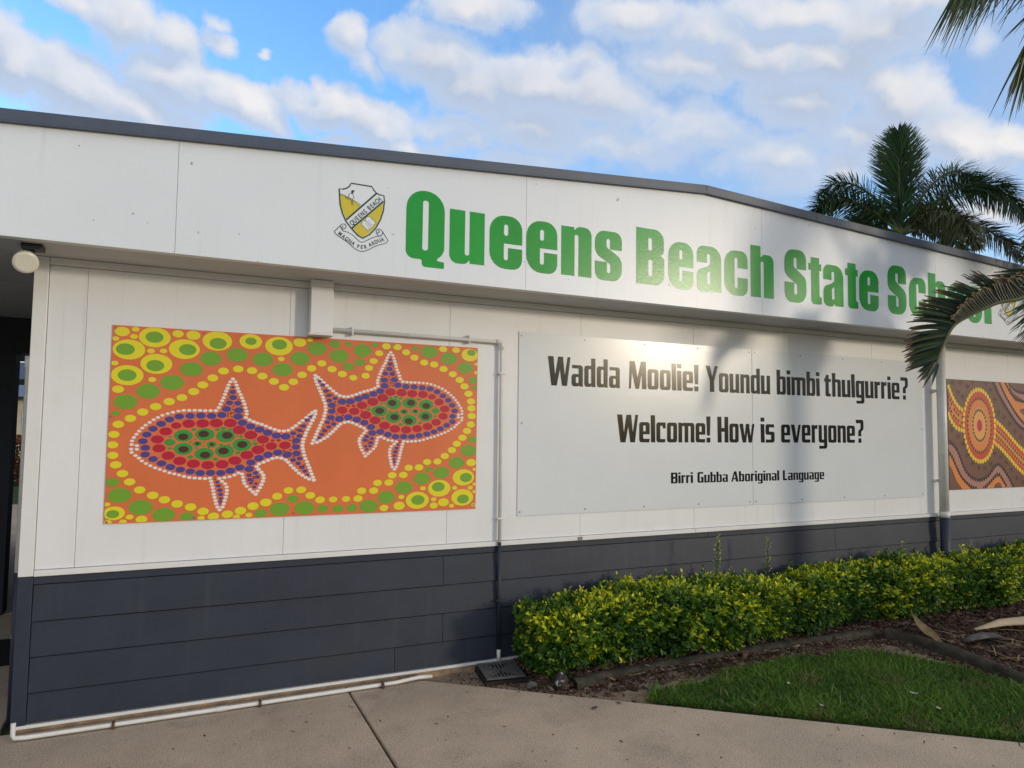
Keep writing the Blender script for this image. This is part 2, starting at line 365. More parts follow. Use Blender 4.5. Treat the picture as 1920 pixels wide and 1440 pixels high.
FISH_YELLOW=D('54,596,31 33,535,30 29,472,30 32,409,30 50,352,31 88,299,31 128,248,31 184,198,31 256,163,32 322,134,32 394,106,33 471,84,33 544,54,33 605,20,34 687,30,34 765,49,35 840,76,35 918,97,36 988,135,32 1059,171,31 117,633,31 182,673,31 252,708,32 326,741,32 397,768,31 463,808,32 514,852,32 571,899,32 633,946,32 721,963,32 806,956,32 871,923,32 944,891,32 1010,854,32 52,1162,41 124,1181,21 116,1136,21 19,1117,19 213,1052,22 282,1056,21 20,967,20 226,875,22 44,809,32 360,1169,32 448,1165,41 987,1043,21 136,36,21 102,8,21 201,19,32 22,7,22 14,116,17 534,12,21 742,11,21 817,20,21 231,1138,89 93,1054,88 400,1074,89 246,973,89 90,896,88 590,1137,88 792,1147,70 970,1127,88 53,62,58 1140,173,32 1201,134,32 1266,102,32 1353,102,28 1440,103,28 1522,103,32 1547,155,32 1631,154,32 1657,207,31 1737,208,32 1761,258,32 1841,259,32 1880,309,31 1957,311,32 2017,349,31 2095,351,31 2151,391,32 2206,434,32 2243,480,32 2287,525,33 2323,575,33 2352,624,33 2358,687,33 2354,744,33 2351,796,33 2330,852,33 2297,906,33 2258,952,33 2203,993,32 2130,1028,32 2057,1058,32 1980,1068,31 1906,1100,31 1844,1135,30 1779,1169,31 1698,1170,31 1647,1117,29 1609,1060,29 1577,1010,29 1555,954,29 1469,937,28 1393,959,31 1322,990,31 1252,1026,30 1185,989,31 1124,942,31 1068,893,31 1169,1183,20 1103,1161,42 2125,1174,31 2225,1173,30 2392,1076,17 2389,1012,17 1831,104,21 1990,161,21 2072,80,21 2232,158,20 2355,156,21 2388,182,17 2389,126,17 2210,29,20 2073,35,31 2147,56,41 1816,43,41 1708,31,32 2360,341,39 2386,291,16 2382,29,18 2336,1142,67 1949,77,86 2113,158,86 2300,233,85 2293,87,86')
FISH_LIME=D('87,733,65 207,801,66 338,861,68 445,948,66 555,1022,64 712,1054,65 870,1033,65 998,971,65 38,662,24 36,248,38 78,168,64 193,92,66 321,41,64 453,22,42 890,28,39 1006,50,63 1088,114,37 229,1139,50 73,1055,51 419,1072,50 240,962,50 89,896,51 595,1122,51 793,1149,35 972,1138,48 46,57,34 1107,1052,64 1217,1126,65 1338,1163,39 1431,1169,25 1368,1083,66 1529,1130,64 1615,1175,26 1432,1013,39 1511,1048,39 1911,1167,24 2017,1149,64 2171,1107,63 2301,1044,61 2365,954,37 2381,898,25 2367,513,37 2336,429,63 2244,342,62 2125,272,62 1980,231,63 2029,298,25 1847,171,64 1722,105,63 1599,48,64 1482,41,38 1386,39,38 1284,43,38 1166,53,64 2348,1160,34 1953,79,50 2105,169,49 2319,232,48 2298,75,47')
FISH_WHITE=D('130,474,12 131,496,12 140,517,12 153,537,12 167,556,12 184,575,12 201,593,12 222,610,12 244,627,12 267,641,12 291,655,12 320,666,12 349,675,12 380,683,12 410,688,13 441,689,13 473,690,13 504,690,13 534,689,13 565,690,13 596,691,13 613,710,13 622,732,13 631,754,13 640,774,13 647,796,13 653,817,13 660,836,13 666,857,13 676,878,13 691,897,13 706,879,13 715,858,13 722,837,13 730,817,13 741,797,13 750,776,13 759,756,13 767,736,13 774,713,13 781,691,13 782,671,13 778,649,13 800,634,14 825,623,14 850,614,14 877,606,14 904,595,14 931,583,14 959,574,14 987,565,14 1017,564,14 1046,569,14 1072,584,14 1093,600,14 1115,618,14 1136,635,14 1160,655,14 1180,673,14 1199,689,15 1217,700,15 1218,680,15 1210,658,15 1201,637,15 1190,615,14 1180,594,14 1171,575,14 1161,553,14 1156,533,14 1146,511,14 1143,490,14 1140,468,14 1143,447,14 1148,426,14 1154,403,14 1162,381,14 1173,360,14 1180,339,14 1190,319,14 1197,298,14 1205,277,14 1214,256,14 1221,236,15 1190,243,14 1167,255,14 1144,270,14 1122,284,14 1104,303,14 1086,319,14 1068,337,14 1051,357,14 1034,373,14 1007,384,14 978,388,14 950,382,14 923,371,14 896,359,14 869,348,14 855,331,14 867,313,14 884,294,14 897,275,14 900,255,14 896,235,14 888,214,14 879,194,14 865,173,14 854,152,14 836,168,14 818,184,13 797,204,13 783,223,13 777,243,13 773,264,13 767,284,13 745,291,13 721,278,13 692,268,13 662,263,13 632,258,13 648,240,13 667,224,13 677,203,13 679,181,13 678,160,13 674,139,13 669,118,13 664,97,13 657,77,13 640,60,13 627,78,13 618,99,13 613,119,13 607,140,13 603,160,13 599,181,13 594,202,13 589,222,13 584,242,13 577,262,13 548,259,13 518,261,13 488,264,13 457,268,13 427,275,13 399,284,12 371,292,12 344,299,12 316,310,12 289,321,12 263,331,12 237,344,12 212,358,12 189,374,12 172,391,12 153,407,12 132,426,12 128,446,12 158,467,12 159,445,12 2280,701,12 2280,723,12 2271,744,12 2258,764,12 2245,783,12 2228,802,12 2211,820,12 2191,837,12 2170,854,12 2147,869,12 2123,883,12 2095,894,12 2066,903,12 2036,912,12 2006,917,12 1976,919,12 1945,920,13 1914,920,13 1884,920,13 1854,921,13 1823,923,13 1806,942,13 1798,964,13 1789,986,13 1780,1006,13 1773,1028,13 1768,1048,13 1761,1067,13 1755,1088,13 1746,1109,13 1731,1128,13 1716,1110,13 1707,1089,13 1700,1069,13 1692,1049,13 1681,1030,13 1672,1009,13 1663,990,13 1655,970,13 1648,947,13 1642,926,13 1640,906,13 1644,884,13 1622,870,13 1598,859,13 1572,851,13 1546,843,14 1519,833,14 1493,822,14 1465,812,14 1437,804,14 1408,804,14 1379,810,14 1354,824,14 1333,841,14 1312,858,14 1291,876,14 1268,896,14 1248,914,14 1230,930,14 1211,942,14 1211,921,14 1218,900,14 1227,879,14 1238,857,14 1247,836,14 1256,817,14 1266,795,14 1271,775,14 1281,754,14 1284,732,14 1286,711,14 1283,690,14 1278,669,14 1272,647,14 1263,625,14 1253,604,14 1246,584,14 1236,564,14 1229,544,14 1221,523,14 1212,503,14 1204,482,14 1235,489,14 1258,501,14 1281,515,14 1303,529,14 1321,547,14 1339,563,14 1356,581,14 1373,599,14 1389,615,14 1417,626,14 1445,630,14 1472,623,14 1499,612,14 1526,600,14 1552,588,13 1566,571,13 1553,554,13 1537,535,13 1524,516,14 1521,497,14 1525,476,13 1532,456,13 1541,436,13 1555,415,13 1566,394,13 1584,410,13 1601,425,13 1622,444,13 1636,463,13 1642,483,13 1646,503,13 1652,523,13 1674,529,13 1698,517,13 1726,506,13 1755,501,13 1785,495,13 1770,478,13 1750,462,13 1741,441,13 1738,420,13 1739,399,13 1742,378,13 1748,357,13 1752,337,13 1759,317,13 1776,300,13 1789,317,13 1797,338,13 1803,358,13 1809,378,13 1813,398,13 1817,418,13 1822,439,13 1827,459,13 1832,479,13 1839,498,13 1868,496,13 1897,497,13 1927,499,13 1958,502,12 1987,509,12 2015,518,12 2042,525,12 2069,532,12 2096,542,12 2123,552,12 2149,562,12 2175,574,12 2199,588,12 2223,603,12 2239,620,12 2258,635,12 2278,654,12 2282,673,12 2254,695,12 2253,674,12')
FISH_BLUE=D('386,649,27 448,654,27 510,657,28 572,656,28 633,663,28 730,654,29 758,615,29 809,592,29 864,572,30 916,552,30 971,533,30 1030,528,31 332,630,27 286,602,27 242,571,26 210,535,26 190,494,26 205,454,26 205,413,26 250,385,26 298,358,27 348,335,27 404,318,27 461,305,27 518,295,28 579,295,28 639,293,28 695,307,29 751,326,29 809,316,29 818,358,29 867,386,30 922,407,30 983,421,30 1044,408,31 659,702,27 733,695,28 676,742,22 726,741,22 696,777,24 692,813,20 692,844,11 1078,549,19 1082,372,19 1115,349,18 810,276,17 848,290,17 815,247,17 860,264,17 823,224,13 854,221,13 844,199,13 619,236,13 628,212,15 637,184,17 642,157,15 645,131,13 643,113,11 643,98,7 1188,663,13 1165,639,16 1143,598,18 1120,569,18 1118,532,20 1098,500,27 1097,458,26 1103,415,27 1124,381,19 1141,322,18 1161,297,16 1178,273,13 2029,878,27 1969,884,27 1908,888,27 1847,888,28 1787,896,28 1691,888,29 1663,850,29 1613,828,29 1559,809,29 1508,791,30 1453,772,30 1395,768,30 2083,859,26 2128,830,26 2171,799,26 2202,763,26 2222,722,26 2207,682,26 2206,642,26 2162,615,26 2114,589,26 2065,567,26 2010,551,27 1953,539,27 1897,531,27 1838,531,28 1779,530,28 1723,545,28 1668,564,29 1611,555,29 1602,597,29 1554,626,29 1500,647,30 1441,662,30 1380,650,30 1761,934,27 1688,929,27 1745,975,22 1695,975,22 1725,1010,23 1729,1045,20 1729,1076,11 1348,790,18 1342,614,18 1310,593,17 1610,516,16 1573,530,17 1604,487,17 1561,505,17 1597,464,13 1567,462,13 1576,441,13 1798,473,12 1789,449,15 1780,423,17 1774,396,15 1771,370,12 1773,352,11 1774,337,7 1240,904,13 1263,880,16 1284,839,18 1306,810,18 1309,774,19 1328,742,27 1328,701,26 1322,658,26 1301,625,18 1284,567,18 1264,542,16 1248,519,13')
FISH_RED=D('269,506,36 280,451,36 314,555,36 371,592,29 442,605,37 522,607,38 602,611,39 685,612,39 740,568,40 812,536,40 888,507,38 941,464,36 1027,469,37 333,405,37 399,372,37 478,354,38 561,344,38 645,348,39 721,371,39 792,406,40 860,440,40 948,501,13 987,502,13 890,469,9 1021,433,10 1058,502,8 1063,439,8 2144,735,36 2133,681,36 2100,784,36 2044,821,29 1975,836,37 1895,839,38 1816,844,38 1735,846,39 1680,803,39 1610,773,40 1535,746,37 1482,704,36 1398,710,36 2080,636,36 2015,605,37 1937,588,37 1856,579,38 1773,585,38 1698,608,39 1629,644,39 1562,679,40 1476,741,13 1437,742,13 1532,708,9 1403,675,10 1367,743,8 1361,681,8')
FISH_GREEN=D('414,530,54 538,538,56 660,528,57 760,473,58 417,447,54 538,414,56 657,432,57 496,479,26 579,475,30 339,488,31 473,569,14 610,569,14 644,578,16 686,572,13 341,521,9 341,451,12 458,396,16 605,382,16 737,422,15 752,526,12 728,530,9 841,480,15 835,499,9 633,474,11 684,473,9 554,508,7 481,508,7 454,489,9 490,452,9 562,454,7 535,464,7 534,489,7 2001,761,54 1879,771,55 1759,763,56 1660,710,57 1998,679,54 1879,648,55 1761,667,56 1920,712,26 1838,709,30 2075,719,30 1944,800,14 1809,803,14 1775,812,16 1734,807,13 2074,751,8 2073,681,12 1957,629,15 1812,617,16 1683,659,14 1669,763,12 1693,766,9 1581,718,15 1586,737,9 1785,709,11 1735,709,9 1863,741,7 1935,740,7 1962,721,9 1926,685,9 1855,688,7 1881,697,7 1883,722,7')
FISH_BROWN=D('413,523,30 530,541,31 669,533,32 761,474,32 418,444,30 543,408,31 650,433,32 496,480,13 580,475,14 2002,754,30 1887,773,31 1750,768,31 1660,711,32 1997,676,30 1874,642,31 1768,668,31 1920,713,13 1837,709,14')
FISH_DARK=D('648,727,6 671,797,6 665,762,6 729,764,6 699,720,6 698,699,6 748,720,6 688,680,6 669,672,6 703,677,6 669,657,6 693,653,6 685,670,6 836,264,7 838,253,7 833,238,7 605,267,6 606,253,6 1077,525,7 1082,480,7 1086,394,7 1097,571,7 1122,602,7 1140,561,7 1130,328,7 1153,337,7 1772,959,6 1750,1029,6 1756,995,6 1693,997,6 1722,953,6 1723,933,6 1674,954,6 1733,913,6 1751,906,6 1717,911,6 1751,890,6 1727,887,6 1736,903,6 1584,505,6 1582,493,6 1586,479,6 1811,504,6 1811,490,6 1349,766,7 1343,721,7 1338,636,7 1329,812,7 1304,843,7 1286,803,7 1295,572,7 1273,582,7')
FISH_SCREWS=D('17,1182,4 509,1182,4 11,643,4 15,11,4 494,15,4 1093,21,5 1754,1183,6 2394,1179,6 2384,637,6 2382,29,6 1742,23,5')
L_YEL_A=D('25,1114 93,991 172,908 229,873 290,858')
L_YEL_B=D('12,816 58,738 121,682 186,651 252,641')
R_YEL_A=D('835,760 974,680 1114,577 1247,478 1377,405')
R_YEL_B=D('796,516 926,445 1065,346 1206,235 1363,144')
TR_BAND=D('929,1201 1048,1051 1223,877 1396,724 1401,814 1334,857 1298,890 1407,915 1410,971 1229,989 1141,1065 1093,1202')
TR_PINK=D('857,1188 940,1070 1095,897 1253,744 1392,657 1396,724 1223,877 1048,1051 956,1199')
TR_PINK2=D('1111,1203 1179,1088 1411,994 1416,1073 1235,1101 1148,1201')
TR_DOTS_A=D('821,1181 904,1057 1041,907 1180,777 1287,700 1392,657')
TR_DOTS_B=D('943,1180 1030,1050 1151,920 1274,800 1396,724')
TR_DOTS_C=D('1055,1184 1124,1097 1230,1012 1410,983')
TR_DOTS_D=D('1137,1176 1235,1101 1416,1084')
BL_PINK=D('-10,488 55,478 150,405 227,268 354,130 522,84 680,134 808,240 872,261 984,183 1086,61 1119,-1 992,0 926,108 865,142 802,121 676,49 621,2 399,5 300,58 173,175 96,311 11,405')
BL_ORANGE=D('5,374 65,343 141,207 252,90 365,4 215,3 120,93 44,229 2,271')
BR_ORANGE=D('639,2 712,70 820,121 892,131 960,75 1001,-1 929,-0 905,44 861,66 798,46 761,1')
BL_DOTS_A=D('-0,530 104,478 181,373 257,216 371,124 522,84 680,134 791,240 872,277 967,205 1053,117 1138,5')
BL_DOTS_B=D('-5,416 57,353 126,238 219,112 366,25 450,7')
BL_DOTS_C=D('587,4 712,70 821,148 875,163 943,86 1019,1')
FOOTPRINTS=D('92,1159 179,1056 257,1011 341,1131 437,1188 679,1181 755,1102 838,995 893,849 998,796 1095,726 1191,638 1299,572 54,650 157,577 237,494 306,367 395,277 503,233 615,226 722,273 803,386 911,342 1007,281 1103,203 1199,108 1307,56 225,1159')
SHIELD=D('-62,224 72,223 82,205 100,186 120,177 152,176 156,135 151,76 132,12 101,-49 63,-94 20,-123 -14,-106 -54,-68 -89,-27 -113,21 -129,79 -137,177 -113,177 -90,187 -73,202')
SAND=D('-129,144 -110,140 -76,128 -37,110 -11,95 1,81 -90,-11 -111,28 -125,80')
SAND_LINE=D('-129,144 -106,142 -67,127 -28,109 9,89')
SAND_LINE2=D('-129,139 -108,136 -71,122 -33,104 0,81')
LOWER=D('149,130 146,76 128,14 96,-46 60,-87 20,-118 -12,-101 -44,-69')
BAND_A=D('102,182 -87,-17')
BAND_B=D('149,137 -50,-66')
BOOK=D('9,-25 17,-10 35,-8 34,5 45,21 62,24 103,-9 87,-29 90,-38 77,-48 60,-59 51,-69 14,-39')
BOOKLINES=D('36,-6 75,-44')
BOOKB=D('50,3 73,8')
TXT1=D('-61,-41 129,155')
TXT2=D('-135,-104 -94,-131 -39,-163 -13,-179 22,-181 47,-172 86,-148 125,-123 159,-110')
RIB_UP=D('-106,-92 -74,-96 -44,-110 -18,-134 4,-149 21,-150 46,-135 72,-117 107,-101 141,-92')
RIB_LO=D('-161,-103 -145,-123 -111,-140 -73,-161 -34,-193 -3,-208 22,-209 57,-195 91,-171 134,-150 173,-137 187,-117')
RIB_L=D('-161,-103 -126,-62 -113,-48 -97,-45 -86,-57 -92,-75 -106,-81 -115,-74 -111,-62 -103,-63')
RIB_L2=D('-126,-62 -106,-92')
RIB_R=D('187,-117 152,-67 134,-49 116,-49 105,-64 110,-77 123,-75 128,-63 119,-60')
RIB_R2=D('110,-77 120,-97 144,-88 152,-67')
HEAD=D('-60,157 -62,172 -56,180 -43,182 -39,175 -45,170 -49,158')
BODY=D('-60,157 -76,152 -78,141 -72,138 -80,128 -101,127 -84,116 -75,115 -65,128 -58,107 -56,86 -43,85 -52,95 -50,130 -38,130 -48,141 -49,158')


# ---------------------------------------------------------------- ground, path
S = 'structure'
mb = MB(); mb.box(-300, 300, -300, 300, -.5, -.035)
mb.build('ground', M['far_grass'], kind=S)
# soil bed sheet between the wall and the path (gentle bumps)
def sheet(name, x0, x1, y0, y1, nx, ny, z, amp, m, inside=None, **p):
    xs = np.linspace(x0, x1, nx); ys = np.linspace(y0, y1, ny)
    X, Y = np.meshgrid(xs, ys, indexing='ij')
    Z = z + amp*(np.sin(X*7.1+Y*3.3)*.4 + np.sin(X*2.9-Y*8.7+1)*.4 + nr.normal(0, .25, X.shape))
    if inside is not None: Z += inside(X, Y)
    v = np.stack([X, Y, Z], -1).reshape(-1, 3)
    i, j = np.meshgrid(np.arange(nx-1), np.arange(ny-1), indexing='ij')
    a = (i*ny+j).ravel(); f = np.stack([a, a+ny, a+ny+1, a+1], -1)
    return np_mesh(name, v, f, None, m, **p)
def kerb_x(y): return np.interp(y, [-9, -3.8, -3.0, -2.4, -1.85, -1.35, -.95, -.66, -.5], [5.5, 5.3, 5.22, 5.30, 5.46, 5.60, 5.66, 5.60, 5.50])
def edge_y(x): return -.17 - (x-1.66)*.8145            # line of the path's edge
sheet('soil_bed', 1.4, 12.5, -9, .02, 370, 300, -.022, .006, M['soil'],
      lambda X, Y: .045*np.maximum(np.clip((Y+.58)/.05, 0, 1)*np.clip((X-2.35)/.06, 0, 1), np.clip((X - kerb_x(Y) + .02)/.06, 0, 1)), kind=S)
path = bpy.data.objects.new('concrete_path', None); COL.objects.link(path); path['kind'] = S
def slab(pts): MB().prism_xy(pts, -.12, 0).build('slab', M['concrete'], path, bevel=.009)
slab([(1.075, -.02), (-.78, -.02), (-.78, .0), (-8, .0), (-8, -4), (1.06, -4)])
slab([(1.087, -4), (6.365, -4), (1.72, -.215), (1.60, -.12), (1.45, -.05), (1.2, -.02), (1.087, -.02)])
slab([(-8, -4.012), (-8, -14), (1.06, -14), (1.06, -4.012)])
slab([(1.087, -14), (18.6, -14), (6.38, -4.012), (1.087, -4.012)])
slab([(-8, .012), (-.86, .012), (-.86, 3.0), (-8, 3.0)])
slab([(-8, 3.012), (-.86, 3.012), (-.86, 9.0), (-8, 9.0)])
MB().box(1.05, 1.10, -14, -.05, -.13, -.022).build('joint_filler', M['joint'], path)
MB().box(-8, -.8, 2.9, 3.1, -.13, -.022).build('joint_filler', M['joint'], path)
# crack in the path
ck = [(4.43, -2.335), (4.40, -2.36), (4.385, -2.40), (4.34, -2.43), (4.33, -2.47), (4.27, -2.50), (4.22, -2.55), (4.19, -2.56), (4.12, -2.62), (4.05, -2.66), (4.0, -2.74), (3.9, -2.8)]
mb = MB()
for a, b in zip(ck[:-1], ck[1:]):
    d = (Vector(b)-Vector(a)).normalized(); n = Vector((-d.y, d.x))*rnd.uniform(.0018, .004)
    mb.add([(a[0]+n.x, a[1]+n.y, .0012), (a[0]-n.x, a[1]-n.y, .0012), (b[0]-n.x, b[1]-n.y, .0012), (b[0]+n.x, b[1]+n.y, .0012)], [(0, 1, 2, 3)])
mb.build('crack', M['joint'], path)

# ---------------------------------------------------------------- the school building
bld = thing('school_building', 'long white school building with navy weatherboard base and green lettering on its deep gabled fascia', 'building')
XR = 13.2
ZS = 2.732                 # underside of the fascia / soffit
def roofz(x): return 3.683 - (3.81-x)*.0722 if x < 3.81 else 3.683 - (x-3.81)*.0435     # top of the fascia boards
YF = -.45
# backing (joint shadow) and the cladding sheets
MB().box(-.78, XR, .014, .12, .872, ZS+.55).build('wall_frame', M['gap'], bld)
MB().box(-.78, XR, .0125, .12, .045, .8705).build('base_frame', M['joint'], bld)
jx = [-.725, -.528, .648, 1.79, 2.915, 4.06, 5.2, 6.345, 7.49, 8.63, 9.77, 10.9, 12.05, XR]
jx2 = [-.725, -.528, .648, 1.79, 2.915, 4.06, 5.2, 6.345]
for a, b in zip(jx[:-1], jx[1:]):
    MB().box(a+.0009, b-.0009, 0, .013, .906, 2.684).build('wall_sheet', M['white'], bld, bevel=.0012)
# trims: corner stop, top plate, bottom batten (butt joined)
MB().box(-.80, -.7265, -.018, .12, .872, ZS-.002).build('corner_trim', M['trim'], bld, bevel=.003)
MB().box(-.724, XR, -.012, .013, 2.687, ZS-.002).build('top_trim', M['trim'], bld, bevel=.002)
for a, b in ((-.724, 2.196), (2.199, 4.06), (4.063, 5.75), (5.753, 7.26), (7.263, XR)):
    MB().prism_xz([(a, .8695), (b, .8695), (b, .903), (a, .903)], -.020, .013).build('bottom_trim', M['trim'], bld, bevel=.003)
# slim navy cap strip, navy weatherboards lapped course by course
for a, b in ((-.7265, 4.2), (4.203, XR)):
    MB().box(a, b, -.010, .013, .8245, .867).build('cap_strip', M['navy'], bld, bevel=.002)
MB().box(-.80, -.7265, -.016, .12, .035, .8695).build('corner_board', M['navy'], bld, bevel=.003)
rows = [(.612, .822, [-.7245, 1.766, 5.768, 9.3, XR]), (.412, .612, [-.7245, 3.274, 7.2, 10.6, XR]),
        (.212, .412, [-.7245, 1.771, 5.7, 9.2, XR]), (.045, .212, [-.7245, 1.42, 4.9, 8.6, XR])]
for z0, z1, js in rows:
    for a, b in zip(js[:-1], js[1:]):
        a += .002; b -= .002
        # lapped board: face leans out towards its lower edge
        vs = [(a, -.013, z0+.004), (b, -.013, z0+.004), (b, -.003, z1-.003), (a, -.003, z1-.003),
              (a, .012, z0+.004), (b, .012, z0+.004), (b, .012, z1-.003), (a, .012, z1-.003)]
        MB().add(vs, [(0, 1, 2, 3), (7, 6, 5, 4), (4, 5, 1, 0), (1, 5, 6, 2), (3, 2, 6, 7), (0, 3, 7, 4)]).build('weatherboard', M['navy'], bld)
MB().box(-.79, XR, -.022, .02, .022, .040).build('flashing_strip', M['trim'], bld, bevel=.002)
MB().box(-.78, XR, -.016, .12, -.06, .0215).build('footing', M['footing'], bld)
# the return wall at the breezeway end
MB().box(-.80, -.775, .122, 8.0, .872, ZS-.002).build('end_wall', M['white'], bld)
MB().box(-.80, -.775, .122, 8.0, 0, .870).build('end_wall_base', M['navy'], bld)
# fascia sheets, with their sloping top edge
fx = [-9.1, -6.8, -4.56, -2.31, -.0605, 2.190, 4.428, 6.707, 8.95, 11.2, XR]
for a, b in zip(fx[:-1], fx[1:]):
    a += .001; b -= .001
    pts = [(a, ZS), (b, ZS), (b, roofz(b))]
    if a < 3.81 < b: pts.append((3.81, roofz(3.81)))
    pts.append((a, roofz(a)))
    MB().prism_xz(pts, YF, YF+.012).build('fascia_sheet', M['fascia'], bld, bevel=.0008)
MB().prism_xz([(-9.1, ZS+.01), (XR, ZS+.01), (XR, roofz(XR)), (3.81, roofz(3.81)), (-9.1, roofz(-9.1))], YF+.0125, YF+.06).build('fascia_backing', M['gap'], bld)
# metal capping along the top
def capping(pa, pb):
    th = .062
    (a, b) = pa, pb
    return MB().prism_xz([(a, roofz(a)-.002), (b, roofz(b)-.002), (b, roofz(b)+th), (a, roofz(a)+th)], YF-.028, YF+.10)
for a, b in ((-9.1, -1.5), (-1.498, 3.81), (3.8105, 5.05), (5.052, 8.6), (8.602, XR)):
    capping(a, b).build('roof_capping', M['cap'], bld, bevel=.003)
# little rolled lip under the capping
for a, b in ((-9.1, 3.81), (3.8105, XR)):
    MB().prism_xz([(a, roofz(a)-.010), (b, roofz(b)-.010), (b, roofz(b)-.0025), (a, roofz(a)-.0025)], YF-.033, YF-.001).build('capping_lip', M['cap'], bld)
# soffit behind the fascia, with a fascia return edge
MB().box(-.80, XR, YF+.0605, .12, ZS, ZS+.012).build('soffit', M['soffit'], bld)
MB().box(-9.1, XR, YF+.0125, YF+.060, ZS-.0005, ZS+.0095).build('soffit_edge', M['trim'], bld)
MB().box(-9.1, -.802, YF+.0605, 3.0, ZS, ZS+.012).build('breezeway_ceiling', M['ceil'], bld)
MB().box(-9.1, -.802, 1.0, 1.04, ZS-.012, ZS-.001).build('ceiling_batten', M['ceil'], bld)
# roof
for a, b in ((-9.1, 3.81), (3.81, XR)):
    za, zb = roofz(a)+.03, roofz(b)+.03
    MB().add([(a, YF+.1, za), (b, YF+.1, zb), (b, 8.2, zb), (a, 8.2, za), (a, YF+.1, za-.03), (b, YF+.1, zb-.03), (b, 8.2, zb-.03), (a, 8.2, za-.03)],
             [(0, 1, 2, 3), (7, 6, 5, 4), (0, 4, 5, 1), (1, 5, 6, 2), (2, 6, 7, 3), (3, 7, 4, 0)]).build('roof', M['roofmetal'], bld)
MB().box(-.775, XR, 8.0, 8.1, 0, 2.7).build('rear_wall', M['white'], bld)
MB().box(XR-.1, XR, .122, 7.99, 0, 2.7).build('end_wall', M['white'], bld)
# beyond the breezeway ceiling: beam and the dark side wall
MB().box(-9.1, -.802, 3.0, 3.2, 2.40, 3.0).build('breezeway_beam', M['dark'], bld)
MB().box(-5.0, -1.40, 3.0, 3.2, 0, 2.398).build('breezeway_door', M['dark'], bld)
MB().box(-9.1, -.802, 9.0, 9.15, 2.76, 3.9).build('breezeway_beam', M['dark'], bld)
MB().box(-5.0, -4.9, 3.21, 8.99, 0, 3.0).build('breezeway_side_wall', M['white'], bld)

# ---------------------------------------------------------------- lettering
def fillet(pts):
    n = len(pts); out = []
    for i in range(n):
        p = pts[i]; P0 = Vector(pts[i-1][:2]); P1 = Vector(p[:2]); P2 = Vector(pts[(i+1) % n][:2])
        r = p[2] if len(p) > 2 else 0
        if r <= 0: out.append(tuple(P1)); continue
        a = P0-P1; b = P2-P1; la, lb = a.length, b.length
        if la < 1e-6 or lb < 1e-6: out.append(tuple(P1)); continue
        a /= la; b /= lb
        ang = math.acos(max(-1, min(1, a.dot(b)))); d = r/math.tan(ang/2)
        d = min(d, la*.5, lb*.5); s0 = P1+a*d; s1 = P1+b*d
        for k in range(7):
            t = k/6; out.append(tuple(s0*(1-t)**2 + P1*(2*t*(1-t)) + s1*t*t) if False else tuple(arc(s0, P1, s1, t)))
    return out
def arc(s0, p, s1, t):
    wgt = .75     # rational quadratic, close to a circular arc for right angles
    a, b, c = (1-t)**2, 2*t*(1-t)*wgt, t*t
    return (s0*a + p*b + s1*c)/(a+b+c)
def glyph_mesh(key, contours):
    cu = bpy.data.curves.new(key, 'CURVE'); cu.dimensions = '2D'; cu.fill_mode = 'BOTH'
    for c in contours:
        q = fillet(c); sp_ = cu.splines.new('POLY'); sp_.points.add(len(q)-1)
        for i, (x, y) in enumerate(q): sp_.points[i].co = (x, y, 0, 1)
        sp_.use_cyclic_u = True
    o = bpy.data.objects.new(key, cu); COL.objects.link(o)
    dg = bpy.context.evaluated_depsgraph_get()
    me = bpy.data.meshes.new_from_object(o.evaluated_get(dg))
    COL.objects.unlink(o); bpy.data.objects.remove(o)
    return me
def place_flat(me, name, x, y, z, sx, sz, m, parent, rot=0.0, **props):
    """flat x-y mesh stood up in the x-z plane facing -y"""
    o = bpy.data.objects.new(name, me); COL.objects.link(o)
    if not me.materials: me.materials.append(m)
    o.matrix_world = Matrix.Translation((x, y, z)) @ Matrix.Rotation(R(90), 4, 'X') @ Matrix.Rotation(rot, 4, 'Z') @ Matrix.Diagonal((sx, sz, 1, 1))
    mw = o.matrix_world.copy()
    o.parent = parent
    if parent: o.matrix_parent_inverse = Matrix()
    o.matrix_basis = mw
    for k, v in props.items(): o[k] = v
    return o
rot180 = lambda c, W, H: [tuple([W-p[0], H-p[1]] + list(p[2:])) for p in c]
ys = lambda c, s, o=0: [tuple([p[0], p[1]*s+o] + list(p[2:])) for p in c]
